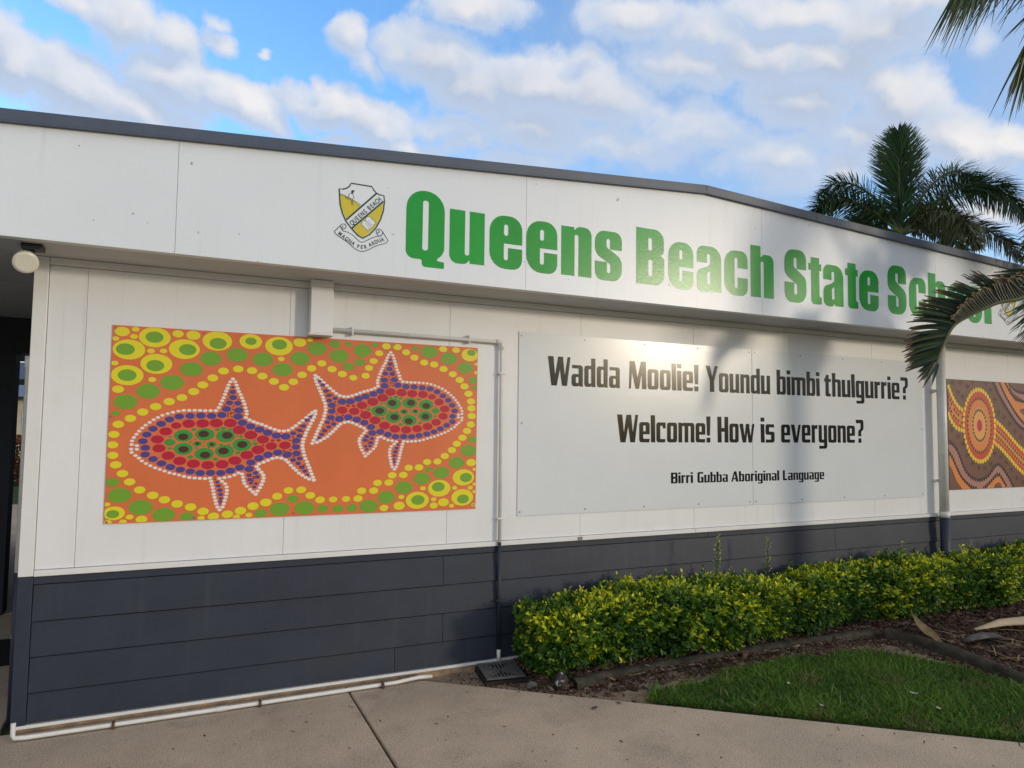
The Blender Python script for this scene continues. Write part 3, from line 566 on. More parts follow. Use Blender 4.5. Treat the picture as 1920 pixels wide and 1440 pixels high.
# heavy grotesque for the fascia, x-height = 1
s_, e_ = .305, .395
uA = [(0,1),(s_,1),(s_,.15,.05),(e_,.15,.05),(e_,1),(.70,1),(.70,0),(.405,0),(.40,.075,.02),(.33,-.02,.12),(0,-.02,.27)]
sA = [(.69,.64),(.69,1.02,.33),(0,1.02,.33),(0,.52,.22),(.395,.33,.06),(.395,.14,.045),(.305,.14,.045),(.305,.37),(0,.37),(0,-.02,.33),(.69,-.02,.33),(.69,.47,.22),(.295,.68,.06),(.295,.86,.045),(.385,.86,.045),(.385,.64)]
hole = lambda x0, x1, y0, y1, r=.045: [(x0,y0,r),(x1,y0,r),(x1,y1,r),(x0,y1,r)]
GA = {
 'o': (.70, [[(0,-.02,.33),(.70,-.02,.33),(.70,1.02,.33),(0,1.02,.33)], hole(s_,e_,.15,.85)]),
 'e': (.70, [[(0,-.02,.33),(.70,-.02,.33),(.70,.395),(e_,.395),(e_,.15,.045),(s_,.15,.045),(s_,.475),(.70,.475),(.70,1.02,.33),(0,1.02,.33)], hole(s_,e_,.63,.85)]),
 'a': (.70, [[(.70,0),(.70,1.02,.30),(0,1.02,.30),(0,.64),(.29,.64),(.29,.85,.045),(.385,.85,.045),(.385,.62,.03),(.30,.56,.06),(0,.46,.16),(0,-.02,.24),(.33,-.02,.12),(.395,.07,.02),(.405,0)], [(.295,.14,.04),(.385,.17,.04),(.385,.48),(.295,.41,.04)]]),
 'c': (.70, [[(.70,.62),(e_,.62),(e_,.85,.045),(s_,.85,.045),(s_,.15,.045),(e_,.15,.045),(e_,.40),(.70,.40),(.70,-.02,.33),(0,-.02,.33),(0,1.02,.33),(.70,1.02,.33)]]),
 'u': (.70, [uA]), 'n': (.70, [rot180(uA, .70, 1)]),
 'h': (.70, [[(0,1.21),(0,0),(s_,0),(s_,.85,.05),(e_,.85,.05),(e_,0),(.70,0),(.70,1.02,.27),(.37,1.02,.12),(s_,.925,.02),(s_,1.21)]]),
 's': (.69, [sA]), 'S': (.74, [[tuple([p[0]*1.07, p[1]*1.235-.0] + list(p[2:])) for p in sA]]),
 't': (.47, [[(.09,1.14),(.395,1.14),(.395,.99),(.47,.99),(.47,.82),(.395,.82),(.395,.18,.05),(.47,.17),(.47,0),(.30,-.01,.05),(.09,-.01,.17),(.09,.82),(0,.82),(0,.99),(.09,.99)]]),
 'l': (.34, [[(0,0),(.34,0),(.34,1.21),(0,1.21)]]),
 'B': (.73, [[(0,0),(.73,0,.24),(.73,.62,.16),(.60,.64,.02),(.72,.70,.14),(.72,1.21,.25),(0,1.21)], hole(.31,.41,.74,1.01), hole(.31,.42,.18,.54)]),
 'Q': (.74, [[(0,1.26,.36),(0,-.02,.36),(.31,-.02,.04),(.31,-.155,.10),(.74,-.155),(.74,-.035),(.56,-.015,.03),(.74,.12,.22),(.74,1.26,.36)], hole(.315,.425,.15,1.08,.05)]),
}
LET = [('Q',1.305,1.574),('u',1.610,1.868),('e',1.905,2.159),('e',2.192,2.444),('n',2.476,2.735),('s',2.764,3.005),
       ('B',3.137,3.403),('e',3.442,3.692),('a',3.726,3.979),('c',4.012,4.264),('h',4.296,4.557),
       ('S',4.681,4.942),('t',4.968,5.127),('a',5.150,5.403),('t',5.430,5.595),('e',5.609,5.872),
       ('S',5.998,6.262),('c',6.300,6.549),('h',6.585,6.845),('o',6.885,7.140),('o',7.175,7.430),('l',7.466,7.588)]
cache = {}
for ch, x0, x1 in LET:
    if ch not in cache: cache[ch] = glyph_mesh('letter_' + ch.lower(), GA[ch][1])
    place_flat(cache[ch], 'letter', x0, YF-.0012, 2.873 + (x0-1.3)*.0017, (x1-x0)/GA[ch][0], .364, M['green'], bld, label='green letter ' + ch)
# narrow squared face for the sign, x-height = 1, capitals 1.35
s2, e2, W2 = .26, .42, .68
GB = {
 'o': (W2, [[(0,0,.15),(W2,0,.15),(W2,1,.15),(0,1,.15)], hole(s2,e2,.17,.83,.05)]),
 'a': (W2, [[(.03,1),(W2,1,.15),(W2,.06),(W2+.03,0),(.46,0),(.44,.05),(.38,0,.05),(0,0,.15),(0,.58,.16),(e2,.58),(e2,.84,.05),(.03,.84)], hole(s2,e2,.16,.44,.05)]),
 'd': (W2, [[(W2,1.35),(W2,.06),(W2+.03,0),(.46,0),(.44,.05),(.38,0,.05),(0,0,.15),(0,1,.15),(e2,1),(e2-.01,1.35)], hole(s2,e2,.16,.84,.05)]),
 'b': (W2, [[(-.02,1.35),(0,.06),(0,0),(.22,0),(.24,.05),(.30,0,.05),(W2,0,.15),(W2,1,.15),(s2,1),(s2+.0,1.35)], hole(s2,e2,.16,.84,.05)]),
 'i': (s2, [[(0,0),(s2+.02,0),(s2,1),(-.02,1)], [(-.01,1.13),(s2,1.13),(s2,1.35),(-.02,1.35)]]),
 'l': (s2, [[(0,0),(s2+.02,0),(s2,1.35),(-.03,1.35)]]),
 'e': (W2, [[(0,0,.15),(W2-.03,0),(W2,.18),(s2,.18,.05),(s2,.40),(W2,.40),(W2,1,.15),(0,1,.15)], hole(s2,e2,.55,.83,.03)]),
 'u': (W2, [[(-.02,1),(0,.1),(0,0,.15),(.38,0,.05),(.44,.05),(.46,0),(W2+.03,0),(W2,.06),(W2,1),(e2,1),(e2,.17,.05),(s2,.17,.05),(s2,1)]]),
 'n': (W2, [[(-.03,1),(0,.94),(0,0),(s2,0),(s2,.83,.04),(e2,.83,.05),(e2,0),(W2+.02,0),(W2,.1),(W2,1,.15),(.32,1),(.26,.95),(.24,1)]]),
 'm': (1.10, [[(-.03,1),(0,.94),(0,0),(s2,0),(s2,.83,.04),(.42,.83,.05),(.42,0),(.68,0),(.68,.83,.04),(.84,.83,.05),(.84,0),(1.12,0),(1.10,.1),(1.10,1,.15),(.32,1),(.26,.95),(.24,1)]]),
 'h': (W2, [[(-.03,1.35),(0,1.2),(0,0),(s2,0),(s2,.83,.04),(e2,.83,.05),(e2,0),(W2+.02,0),(W2,.1),(W2,1,.15),(s2,1),(s2,1.35)]]),
 'r': (.47, [[(-.03,1),(0,.94),(0,0),(s2,0),(s2,.78,.04),(.47,.78),(.47,1),(.32,1),(.26,.94),(.24,1)]]),
 't': (.50, [[(.07,0,.12),(.48,0),(.46,.17),(.33,.17,.03),(.33,.83),(.50,.83),(.50,1),(.33,1),(.33,1.24),(.12,1.22),(.07,1.05),(-.02,1),(-.02,.83),(.07,.83)]]),
 'g': (W2, [[(W2+.02,1),(W2,.9),(W2,-.34,.15),(.04,-.34),(.03,-.17),(e2,-.17,.04),(e2,0),(0,0,.15),(0,1,.15),(.38,1),(.44,.95),(.46,1)], hole(s2,e2,.17,.83,.05)]),
 'y': (W2, [[(-.02,1),(0,.9),(0,0,.15),(e2,0),(e2,-.17,.04),(.04,-.17),(.03,-.34),(W2,-.34,.15),(W2,.9),(W2+.02,1),(e2,1),(e2,.17,.05),(s2,.17,.05),(s2,1)]]),
 'v': (.72, [[(-.03,1),(.25,1),(.39,.30),(.55,1),(.74,1),(.50,0),(.20,0)]]),
 'w': (1.08, [[(-.03,1),(.24,1),(.36,.35),(.45,1),(.68,1),(.80,.35),(.92,1),(1.10,1),(.90,0),(.64,0),(.55,.55),(.46,0),(.20,0)]]),
 's': (.66, [[(.64,.82),(.62,1),(0,1,.14),(0,.42,.12),(.40,.42,.03),(.40,.17,.03),(.02,.17),(.0,0),(.66,0,.15),(.66,.60,.12),(.26,.60,.03),(.26,.83,.03)]]),
 'c': (.62, [[(.62,.70),(.42,.70),(.42,.83,.04),(s2,.83,.05),(s2,.17,.05),(.60,.17),(.58,0),(0,0,.15),(0,1,.15),(.62,1)]]),
 'W': (1.28, [[(-.03,1.35),(.30,1.35),(.40,.50),(.56,1.35),(.86,1.35),(.96,.50),(1.12,1.35),(1.30,1.35),(1.10,0),(.80,0),(.67,.75),(.50,0),(.18,0)]]),
 'M': (1.06, [[(0,0),(.05,1.35),(.36,1.35),(.53,.55),(.74,1.35),(1.04,1.35),(1.08,0),(.80,0),(.78,.75),(.62,0),(.40,0),(.19,.80),(.13,0)]]),
 'Y': (.82, [[(-.03,1.35),(.28,1.35),(.44,.80),(.62,1.35),(.84,1.35),(.56,.55),(.58,0),(.27,0),(.28,.55)]]),
 'H': (.76, [[(0,0),(.29,0),(.28,.56),(.50,.56),(.49,0),(.78,0),(.76,1.35),(.49,1.35),(.49,.76),(.28,.76),(.28,1.35),(-.02,1.35)]]),
 'B': (.78, [[(0,0),(.78,0,.15),(.78,.66,.10),(.74,.70,.02),(.76,.74,.08),(.76,1.35,.15),(0,1.35)], hole(.28,.50,.82,1.16,.04), hole(.28,.50,.19,.58,.04)]),
 'G': (.76, [[(.72,1.12),(.70,1.35),(0,1.35,.18),(0,0,.18),(.40,0,.03),(.48,.06),(.50,0),(.76,0),(.76,.72),(.42,.72),(.42,.52),(.48,.52),(.48,.2,.04),(.28,.2,.04),(.28,1.14,.04)]]),
 'A': (.90, [[(-.02,0),(.20,0),(.26,.30),(.56,.30),(.60,0),(.92,0),(.66,1.35),(.36,1.35)], [(.30,.48),(.52,.48),(.45,1.0)]]),
 'L': (.62, [[(0,0),(.62,0),(.60,.22),(.28,.22),(.28,1.35),(-.02,1.35)]]),
 '!': (.28, [[(.03,.36),(.24,.36),(.29,1.35),(-.02,1.35)], [(.0,0),(.27,0),(.27,.25),(.0,.25)]]),
 '?': (.66, [[(.0,1.35),(.66,1.35,.16),(.66,.80,.14),(.46,.64,.05),(.46,.38),(.20,.38),(.20,.70,.10),(.40,.84,.03),(.40,1.14,.03),(.02,1.14)], [(.20,0),(.46,0),(.46,.26),(.20,.26)]]),
}
cacheB = {}
def word(txt, x0, x1, z, xh, parent, y):
    gap = .085
    adv = [GB[c][0] for c in txt]; tot = sum(adv) + gap*(len(txt)-1)
    sx = (x1-x0)/tot; x = x0
    for c, a in zip(txt, adv):
        if c not in cacheB: cacheB[c] = glyph_mesh('letter_' + ('mark' if c in '!?' else c.lower()), GB[c][1])
        place_flat(cacheB[c], 'letter', x, y, z, sx, xh, M['black'], parent)
        x += (a+gap)*sx

# ---------------------------------------------------------------- welcome sign
sign = thing('welcome_sign', 'wide glossy white sign of two panels with black bilingual welcome lettering', 'sign')
zt, zb_ = 2.500, 1.083
for a, b in ((2.356, 4.728), (4.732, 7.108)):
    MB().box(a, b, -.008, -.002, zb_, zt).build('panel', M['sign'], sign, bevel=.0012)
YS = -.0088
word('Wadda', 2.614, 3.286, 2.092, .172, sign, YS); word('Moolie!', 3.375, 4.110, 2.092, .172, sign, YS)
word('Youndu', 4.192, 4.949, 2.092, .172, sign, YS); word('bimbi', 5.033, 5.589, 2.093, .172, sign, YS)
word('thulgurrie?', 5.656, 6.876, 2.094, .172, sign, YS)
word('Welcome!', 3.264, 4.240, 1.645, .170, sign, YS); word('How', 4.321, 4.750, 1.645, .170, sign, YS)
word('is', 4.829, 4.998, 1.645, .170, sign, YS); word('everyone?', 5.080, 6.193, 1.645, .170, sign, YS)
word('Birri', 3.807, 4.043, 1.296, .0685, sign, YS); word('Gubba', 4.092, 4.434, 1.296, .0685, sign, YS)
word('Aboriginal', 4.473, 5.049, 1.296, .0685, sign, YS); word('Language', 5.096, 5.632, 1.296, .0685, sign, YS)
scr = MB().tube([(0, .002, 0), (0, -.0035, 0)], .0065, 10).build('screw', M['metal'], sign)
def screw(x, z, y, parent, first=[True]):
    o = scr if first[0] else scr.copy()
    if not first[0]: COL.objects.link(o)
    first[0] = False
    o.parent = parent; o.location = (x, y, z)
for z in (zt-.03, zb_+.03):
    for x in (2.385, 2.95, 3.53, 4.11, 4.70, 4.765, 5.33, 5.91, 6.48, 7.07): screw(x + rnd.uniform(-.01, .01), z, -.008, sign)
for x, z in ((2.385, 1.79), (4.70, 1.80), (7.08, 1.79)): screw(x, z, -.008, sign)

# ---------------------------------------------------------------- dot paintings
def dots(mb, data, mi, y, asp=.70, seg=20, x0=0, z0=0, w=2.4, h=1.2, mod=1):
    for k, (x, z, r) in enumerate(data):
        yy = y - (k % 2)*.00008
        n = seg if r > .018 else 12
        vs = []
        for i in range(n):
            a = 2*math.pi*i/n
            px = min(max(x + r*math.cos(a), .003), w-.003); pz = min(max(z + r*asp*math.sin(a), .003), h-.003)
            vs.append((x0+px, yy, z0+pz))
        mb.add(vs, [tuple(range(n))], mi)
fish = thing('fish_mural', 'orange dot painting board with two facing dotted fish', 'mural board')
FX, FZ = -.388, 1.152
MB().box(FX, FX+2.4, -.008, -.002, FZ, FZ+1.2).build('board', M['orange'], fish, bevel=.001)
ellm = {}
def dotpart(name, data, m, y, parent=fish, single=None):
    """dots of a pixel count worth picking out are parts of their own; the rest stay joined"""
    rest = []; k = 0
    if m.name not in ellm:
        n = 22; e = MB(); e.add([(math.cos(2*math.pi*i/n), 0, math.sin(2*math.pi*i/n)) for i in range(n)], [tuple(range(n))])
        o_ = e.build(single or name, m); ellm[m.name] = o_.data; bpy.data.objects.remove(o_)
    for i, (x, z, r) in enumerate(data):
        clip = x-r < .003 or x+r > 2.397 or z-.7*r < .003 or z+.7*r > 1.197
        if not single or r < .0135 and not clip: rest.append((x, z, r)); continue
        if clip:
            mb = MB(); dots(mb, [(x, z, r)], 0, y-(i % 2)*.0001, x0=FX, z0=FZ); mb.build(single, m, parent); continue
        o = bpy.data.objects.new(single, ellm[m.name]); COL.objects.link(o); o.parent = parent
        o.location = (FX+x, y-(i % 2)*.0001, FZ+z); o.scale = (r, 1, r*.70)
    if rest:
        mb = MB(); dots(mb, rest, 0, y, x0=FX, z0=FZ); mb.build(name, m, parent, kind='stuff')
dotpart('yellow_dots', FISH_YELLOW, M['yellow'], -.0086, single='yellow_dot')
dotpart('lime_dots', FISH_LIME, M['lime'], -.0090, single='lime_dot')
dotpart('white_dots', FISH_WHITE, M['dotwhite'], -.0086)
dotpart('violet_dots', FISH_BLUE, M['violet'], -.0088, single='violet_dot')
dotpart('crimson_dots', FISH_RED, M['red'], -.0090, single='crimson_dot')
dotpart('green_dots', FISH_GREEN, M['fgreen'], -.0092, single='green_dot')
dotpart('brown_dots', FISH_BROWN, M['brown'], -.0095, single='brown_dot')
dotpart('maroon_dots', FISH_DARK, M['dkred'], -.0095)
for x, z, r in FISH_SCREWS: screw(FX+x, FZ+z, -.008, fish)

river = thing('river_mural', 'brown dot painting board with a gold ringed circle and winding orange bands', 'mural board')
RX, RZ = 7.515, 1.140
MB().box(RX, RX+2.4, -.008, -.002, RZ, RZ+1.2).build('board', M['m_ground'], river, bevel=.001)
def ell(cx, cz, r0_, r1_, m, y, name):
    n = 48; vs = []; fs = []
    for i in range(n):
        a = 2*math.pi*i/n
        for r_ in (r0_, r1_): vs.append((RX+cx+r_*.70*math.cos(a), y, RZ+cz+r_*math.sin(a)))
    for i in range(n):
        j = (i+1) % n; fs.append((2*i, 2*i+1, 2*j+1, 2*j))
    MB().add(vs, fs).build(name, m, river)
def resample(pts, step):
    out = []; acc_ = 0; P = [Vector(p) for p in pts]; last = P[0]; out.append(tuple(last)); rem = step
    for a, b in zip(P[:-1], P[1:]):
        L = (b-a).length; t = rem
        while t <= L: out.append(tuple(a + (b-a)*(t/L))); t += step
        rem = t - L
    return out
def smooth(pts, it=2):
    for _ in range(it):
        q = [pts[0]]
        for a, b in zip(pts[:-1], pts[1:]):
            q += [tuple(Vector(a)*.75+Vector(b)*.25), tuple(Vector(a)*.25+Vector(b)*.75)]
        pts = q + [pts[-1]]
    return pts
def poly(name, pts, m, y):
    me = glyph_mesh(name, [[(x, z) for x, z in pts]])
    place_flat(me, name, RX, y, RZ, 1, 1, m, river)
def ext(pts, dx, slope): return pts + [(pts[-1][0]+dx, pts[-1][1]+dx*slope)]
# bands between the gold dot chains
la, lb = smooth(L_YEL_A), smooth(L_YEL_B)
ra = smooth(ext(ext(R_YEL_A, .3, -.75), .4, -.3)); rb = smooth(ext(ext(R_YEL_B, .3, -.55), .4, -.2))
def band(a, b, t0, t1, m, y, name):
    A = [Vector(p) for p in resample(a, .03)]; B = [Vector(p) for p in resample(b, .03)]
    n = min(len(A), len(B)); vs = []; fs = []
    for i in range(n):
        pa = A[int(i*(len(A)-1)/(n-1))]; pb = B[int(i*(len(B)-1)/(n-1))]
        for t in (t0, t1):
            q = pa.lerp(pb, t); vs.append((RX+q.x, y, RZ+q.y))
    for i in range(n-1): fs.append((2*i, 2*i+1, 2*i+3, 2*i+2))
    MB().add(vs, fs).build(name, m, river)
for a, b in ((la, lb), (ra, rb)):
    band(a, b, .02, .98, M['m_red'], -.0084, 'red_band')
    band(a, b, .25, .75, M['m_orange'], -.0087, 'orange_band')
    for t in (.36, .64):
        A = [Vector(p) for p in resample(a, .045)]; B = [Vector(p) for p in resample(b, .045)]; n = min(len(A), len(B))
        pts = [A[int(i*(len(A)-1)/(n-1))].lerp(B[int(i*(len(B)-1)/(n-1))], t) for i in range(n)]
        mb = MB(); dots(mb, [(p.x, p.y, .016) for p in pts], 0, -.0090, 1.2, x0=RX, z0=RZ); mb.build('olive_dots', M['m_olive'], river, kind='stuff')
for c in (la, lb, ra, rb):
    mb = MB(); dots(mb, [(x, z, .020) for x, z in resample(c, .048)], 0, -.0093, 1.35, x0=RX, z0=RZ); mb.build('gold_dots', M['m_yel'], river, kind='stuff')
CX, CZ = .545, .700
for r0_, r1_, m, y, n in ((0, .40, 'm_red', -.0096, 'red_ring'), (0, .305, 'm_orange', -.0098, 'orange_ring'), (0, .20, 'm_light', -.0100, 'pale_orange_ring'), (0, .066, 'm_core', -.0102, 'crimson_core')):
    ell(CX, CZ, r0_, r1_, M[m], y, n)
for rad, k, r_, m, y in ((.40, 40, .020, 'm_yel', -.0104), (.30, 38, .014, 'm_olive', -.0104), (.172, 24, .014, 'm_olive', -.0104)):
    mb = MB(); dots(mb, [(CX+rad*.70*math.cos(2*math.pi*i/k), CZ+rad*math.sin(2*math.pi*i/k), r_) for i in range(k)], 0, y, 1.35, x0=RX, z0=RZ)
    mb.build('ring_dots', M[m], river, kind='stuff')
for n, pts, m, y in (('orange_band', TR_BAND, 'm_orange', -.0086), ('pink_band', TR_PINK, 'm_pink', -.0084), ('pink_band', TR_PINK2, 'm_pink', -.0084),
                     ('pink_band', BL_PINK, 'm_pink', -.0084), ('orange_band', BL_ORANGE, 'm_orange', -.0086), ('orange_band', BR_ORANGE, 'm_orange', -.0086)):
    poly(n, pts, M[m], y)
for c in (TR_DOTS_A, TR_DOTS_B, TR_DOTS_C, TR_DOTS_D, BL_DOTS_A, BL_DOTS_B, BL_DOTS_C):
    mb = MB(); dots(mb, [(x, z, .018) for x, z in resample(smooth(c), .042)], 0, -.0091, 1.25, x0=RX, z0=RZ); mb.build('dark_dots', M['m_dark'], river, kind='stuff')
mb = MB()
for x, z in FOOTPRINTS:
    a = rnd.uniform(-.9, -.3); ca, sa = math.cos(a), math.sin(a)
    for (p, q) in (((-.03, .012), (.03, .012)), ((-.03, -.012), (.03, -.012)), ((.03, .012), (.008, .03))):
        p = (x+p[0]*ca-p[1]*sa, z+p[0]*sa+p[1]*ca); q = (x+q[0]*ca-q[1]*sa, z+q[0]*sa+q[1]*ca)
        d = Vector((q[0]-p[0], q[1]-p[1])).normalized()*.0042
        vs = [(RX+min(max(X_, .004), 2.39), -.0094, RZ+min(max(Z_, .004), 1.196)) for X_, Z_ in ((p[0]-d.y, p[1]+d.x), (p[0]+d.y, p[1]-d.x), (q[0]+d.y, q[1]-d.x), (q[0]-d.y, q[1]+d.x))]
        mb.add(vs, [(0, 1, 2, 3)])
mb.build('track_marks', M['m_dark'], river, kind='stuff')

# ---------------------------------------------------------------- crests on the fascia
def stroke(mb, pts, wd, y, mi=0, closed=False, x0=0, z0=0):
    P = [Vector(p) for p in pts]
    if closed: P = P + [P[0]]
    n = len(P); vs = []
    for i in range(n):
        if closed: a, b = P[(i-1) % (n-1)], P[(i+1) % (n-1)] if i < n-1 else P[1]
        else: a, b = P[max(i-1, 0)], P[min(i+1, n-1)]
        t = (b-a).normalized(); nn = Vector((-t.y, t.x))*wd/2
        vs += [(x0+P[i].x+nn.x, y, z0+P[i].y+nn.y), (x0+P[i].x-nn.x, y, z0+P[i].y-nn.y)]
    mb.add(vs, [(2*i, 2*i+1, 2*i+3, 2*i+2) for i in range(n-1)], mi)
def text_mesh(ch):
    cu = bpy.data.curves.new('char', 'FONT'); cu.body = ch; cu.size = 1; cu.align_x = 'CENTER'; cu.offset = .022
    o = bpy.data.objects.new('char', cu); COL.objects.link(o)
    dg = bpy.context.evaluated_depsgraph_get(); me = bpy.data.meshes.new_from_object(o.evaluated_get(dg))
    COL.objects.unlink(o); bpy.data.objects.remove(o); return me
tcache = {}
def char_on(mb, ch, x, z, ang, size, y, squeeze=.8):
    if ch == ' ': return
    if ch not in tcache: tcache[ch] = text_mesh(ch)
    me = tcache[ch]; ca, sa = math.cos(ang), math.sin(ang)
    vs = [(x + (v.co.x*size*squeeze)*ca - v.co.y*size*sa, y, z + (v.co.x*size*squeeze)*sa + v.co.y*size*ca) for v in me.vertices]
    mb.add(vs, [tuple(p.vertices) for p in me.polygons])
def along(mb, txt, pts, size, y, x0, z0, squeeze=.8):
    P = [Vector(p) for p in pts]; L = [0]
    for a, b in zip(P[:-1], P[1:]): L.append(L[-1] + (b-a).length)
    wd = [{'I': .45, ' ': .55, 'M': 1.25, 'N': 1.08, 'G': 1.1, 'Q': 1.12}.get(c, 1.0) for c in txt]; tot = sum(wd); acc_ = 0
    for c, wc in zip(txt, wd):
        s = (acc_+wc/2)/tot*L[-1]; acc_ += wc
        k = max(i for i in range(len(L)-1) if L[i] <= s+1e-9)
        t = (P[k+1]-P[k]).normalized(); p = P[k] + t*(s-L[k])
        ang = math.atan2(t.y, t.x); off = -size*.36
        char_on(mb, c, x0+p.x - math.sin(ang)*off, z0+p.y + math.cos(ang)*off, ang, size, y, squeeze)
def poly_at(name, pts, x0, z0, m, y, parent):
    me = glyph_mesh(name, [[(a, b) for a, b in pts]]); return place_flat(me, name, x0, y, z0, 1, 1, m, parent)
def crest(x0, z0):
    Y = YF
    sh = smooth(SHIELD[:6], 1)[:-1] + SHIELD[5:] if False else SHIELD
    ob = poly_at('crest_shield', sh, x0, z0, M['b_white'], Y-.0010, bld)
    poly_at('crest_sand', SAND, x0, z0, M['b_yel'], Y-.0014, bld)
    poly_at('crest_field', LOWER, x0, z0, M['b_yel'], Y-.0014, bld)
    poly_at('crest_book', BOOK, x0, z0, M['b_white'], Y-.0017, bld)
    poly_at('crest_ribbon', smooth(RIB_UP) + smooth(RIB_LO)[::-1], x0, z0, M['b_white'], Y-.0010, bld)
    mb = MB(); y = Y-.0021
    stroke(mb, SHIELD, .0085, y, closed=True, x0=x0, z0=z0)
    for a, b in ((SAND_LINE, .0022), (SAND_LINE2, .0022)): stroke(mb, smooth(a), b, y-.0001, x0=x0, z0=z0)
    stroke(mb, BAND_A, .0105, y-.0002, x0=x0, z0=z0); stroke(mb, BAND_B, .0105, y-.0003, x0=x0, z0=z0)
    stroke(mb, BOOK, .0028, y-.0002, closed=True, x0=x0, z0=z0)
    stroke(mb, BOOKLINES, .0028, y-.0003, x0=x0, z0=z0)
    bx = [Vector(p) for p in BOOKLINES]; dr = (bx[1]-bx[0])
    for k in range(3):
        c0 = bx[0] + dr*(.25+.25*k)
        for sgn in (1, -1):
            n_ = Vector((-dr.y, dr.x)).normalized()*sgn
            stroke(mb, [tuple(c0+n_*.006), tuple(c0+n_*.020+dr*.05)], .0020, y-.0003, x0=x0, z0=z0)
    for c, wd in ((RIB_UP, .0042), (RIB_LO, .0042), (RIB_L, .0042), (RIB_L2, .0042), (RIB_R, .0042), (RIB_R2, .0042)):
        stroke(mb, smooth(c), wd, y, x0=x0, z0=z0)
    poly_h = smooth(HEAD+[HEAD[0]], 1)
    mb.add([(x0+a, y-.0003, z0+b) for a, b in poly_h[:-1]], [tuple(range(len(poly_h)-1))])
    stroke(mb, smooth(BODY, 1), .0028, y-.0003, closed=True, x0=x0, z0=z0)
    mb.build('crest_outline', M['b_green'], bld, kind='stuff')
    mb = MB()
    along(mb, 'QUEENS BEACH', TXT1, .043, y-.0004, x0, z0, .72)
    along(mb, 'MAGNA PER ARDUA', smooth(TXT2), .036, y-.0004, x0, z0, .80)
    mb.build('crest_lettering', M['b_green'], bld, kind='stuff')
crest(1.0, 3.080); crest(7.865, 3.108)

# ---------------------------------------------------------------- fittings on the wall
bx = thing('cover_box', 'tall white sheet metal cover box under the soffit above the fish painting', 'box')
MB().box(.765, .912, -.112, -.0125, 2.372, 2.684).build('cover', M['white'], bx, bevel=.003)
MB().box(.765, .912, -.112, -.0145, 2.6845, ZS-.003).build('cover_top', M['white'], bx)
MB().box(.756, .918, -.118, -.0125, 2.358, 2.3715).build('base_plate', M['trim'], bx, bevel=.002)

cd = thing('conduit', 'thin white conduit running from the cover box and down to the drain grate', 'pipe')
yc = -.034
MB().tube([(.9125, yc, 2.412), (2.168, yc, 2.404), (2.190, yc, 2.398), (2.197, yc, 2.375), (2.199, yc, .90)], .0135, 14).build('upper_run', M['pvc'], cd, smooth=True)
MB().tube([(2.199, yc, .8995), (2.203, yc, .115)], .0135, 14).build('painted_run', M['navy'], cd, smooth=True)
MB().tube([(2.203, yc, .1145), (2.204, yc, .012)], .0145, 14).build('bottom_stub', M['pvc'], cd, smooth=True)
MB().tube([(2.145, yc, 2.4055), (2.175, yc, 2.404), (2.193, yc, 2.397), (2.1985, yc, 2.375), (2.1985, yc, 2.345)], .0165, 14).build('elbow', M['pvc'], cd, smooth=True)
for x in (1.06, 1.93): MB().box(x-.006, x+.006, yc-.0155, -.001, 2.378, 2.440).build('clip', M['pvc'], cd, bevel=.004)
for z, m in ((2.165, 'pvc'), (1.075, 'pvc'), (.47, 'navy')): MB().box(2.172, 2.231, yc-.0155, -.014 if m == 'navy' else -.001, z-.006, z+.006).build('clip', M[m], cd, bevel=.004)

dp = thing('downpipe', 'stout round white downpipe right of the welcome sign, navy below the batten', 'pipe')
yd = -.095
MB().tube([(7.285, yd, ZS-.001), (7.285, yd, .93)], .046, 20).build('pipe', M['pvc'], dp, smooth=True)
MB().tube([(7.285, yd, .93), (7.285, yd, .87)], .051, 20).build('collar', M['pvc'], dp, smooth=True)
MB().tube([(7.285, yd, .8695), (7.285, yd, .0)], .046, 20).build('painted_pipe', M['navy'], dp, smooth=True)
for z in (2.2, 1.25): MB().box(7.235, 7.335, -.052, -.0085 if z < 2.5 else -.001, z-.012, z+.012).build('bracket', M['pvc'], dp)

vt = MB().box(2.885, 2.925, -.026, -.0205, .873, .899).build('metal_tag', M['metal'])
tag(vt, 'small dull grey metal plate on the white batten below the welcome sign', 'metal plate')

lt = thing('round_light', 'round white opal light on a black bracket under the fascia corner', 'light')
lc = Vector((-.795, -.30, 2.630))
MB().box(-.815, -.715, -.34, -.24, ZS-.032, ZS-.001).build('mounting_box', M['black_plastic'], lt, bevel=.006)
MB().tube([(-.772, -.29, ZS-.032), (-.782, -.285, 2.645)], .016, 12).build('bracket', M['black_plastic'], lt)
nrm = Vector((.20, -.84, -.50)).normalized()
MB().tube([lc - nrm*.03, lc - nrm*.026, lc + nrm*.004, lc + nrm*.012], [.038, .060, .062, .050], 32).build('lens', M['lamp'], lt, smooth=False)

ep = thing('end_pipe', 'pale grey pipe standing on the breezeway side of the building corner', 'pipe')
MB().tube([(-.826, .16, .0), (-.826, .16, .869)], .0205, 14).build('painted_pipe', M['navy'], ep, smooth=True)
MB().tube([(-.826, .16, .87), (-.826, .16, 2.08), (-.826, .16, 2.085), (-.826, .16, 2.15)], [.021, .021, .026, .026], 14).build('pipe', M['pvc'], ep, smooth=True)
for z in (.5, 1.5): MB().box(-.845, -.8005, .15, .17, z-.01, z+.01).build('bracket', M['pvc'], ep)

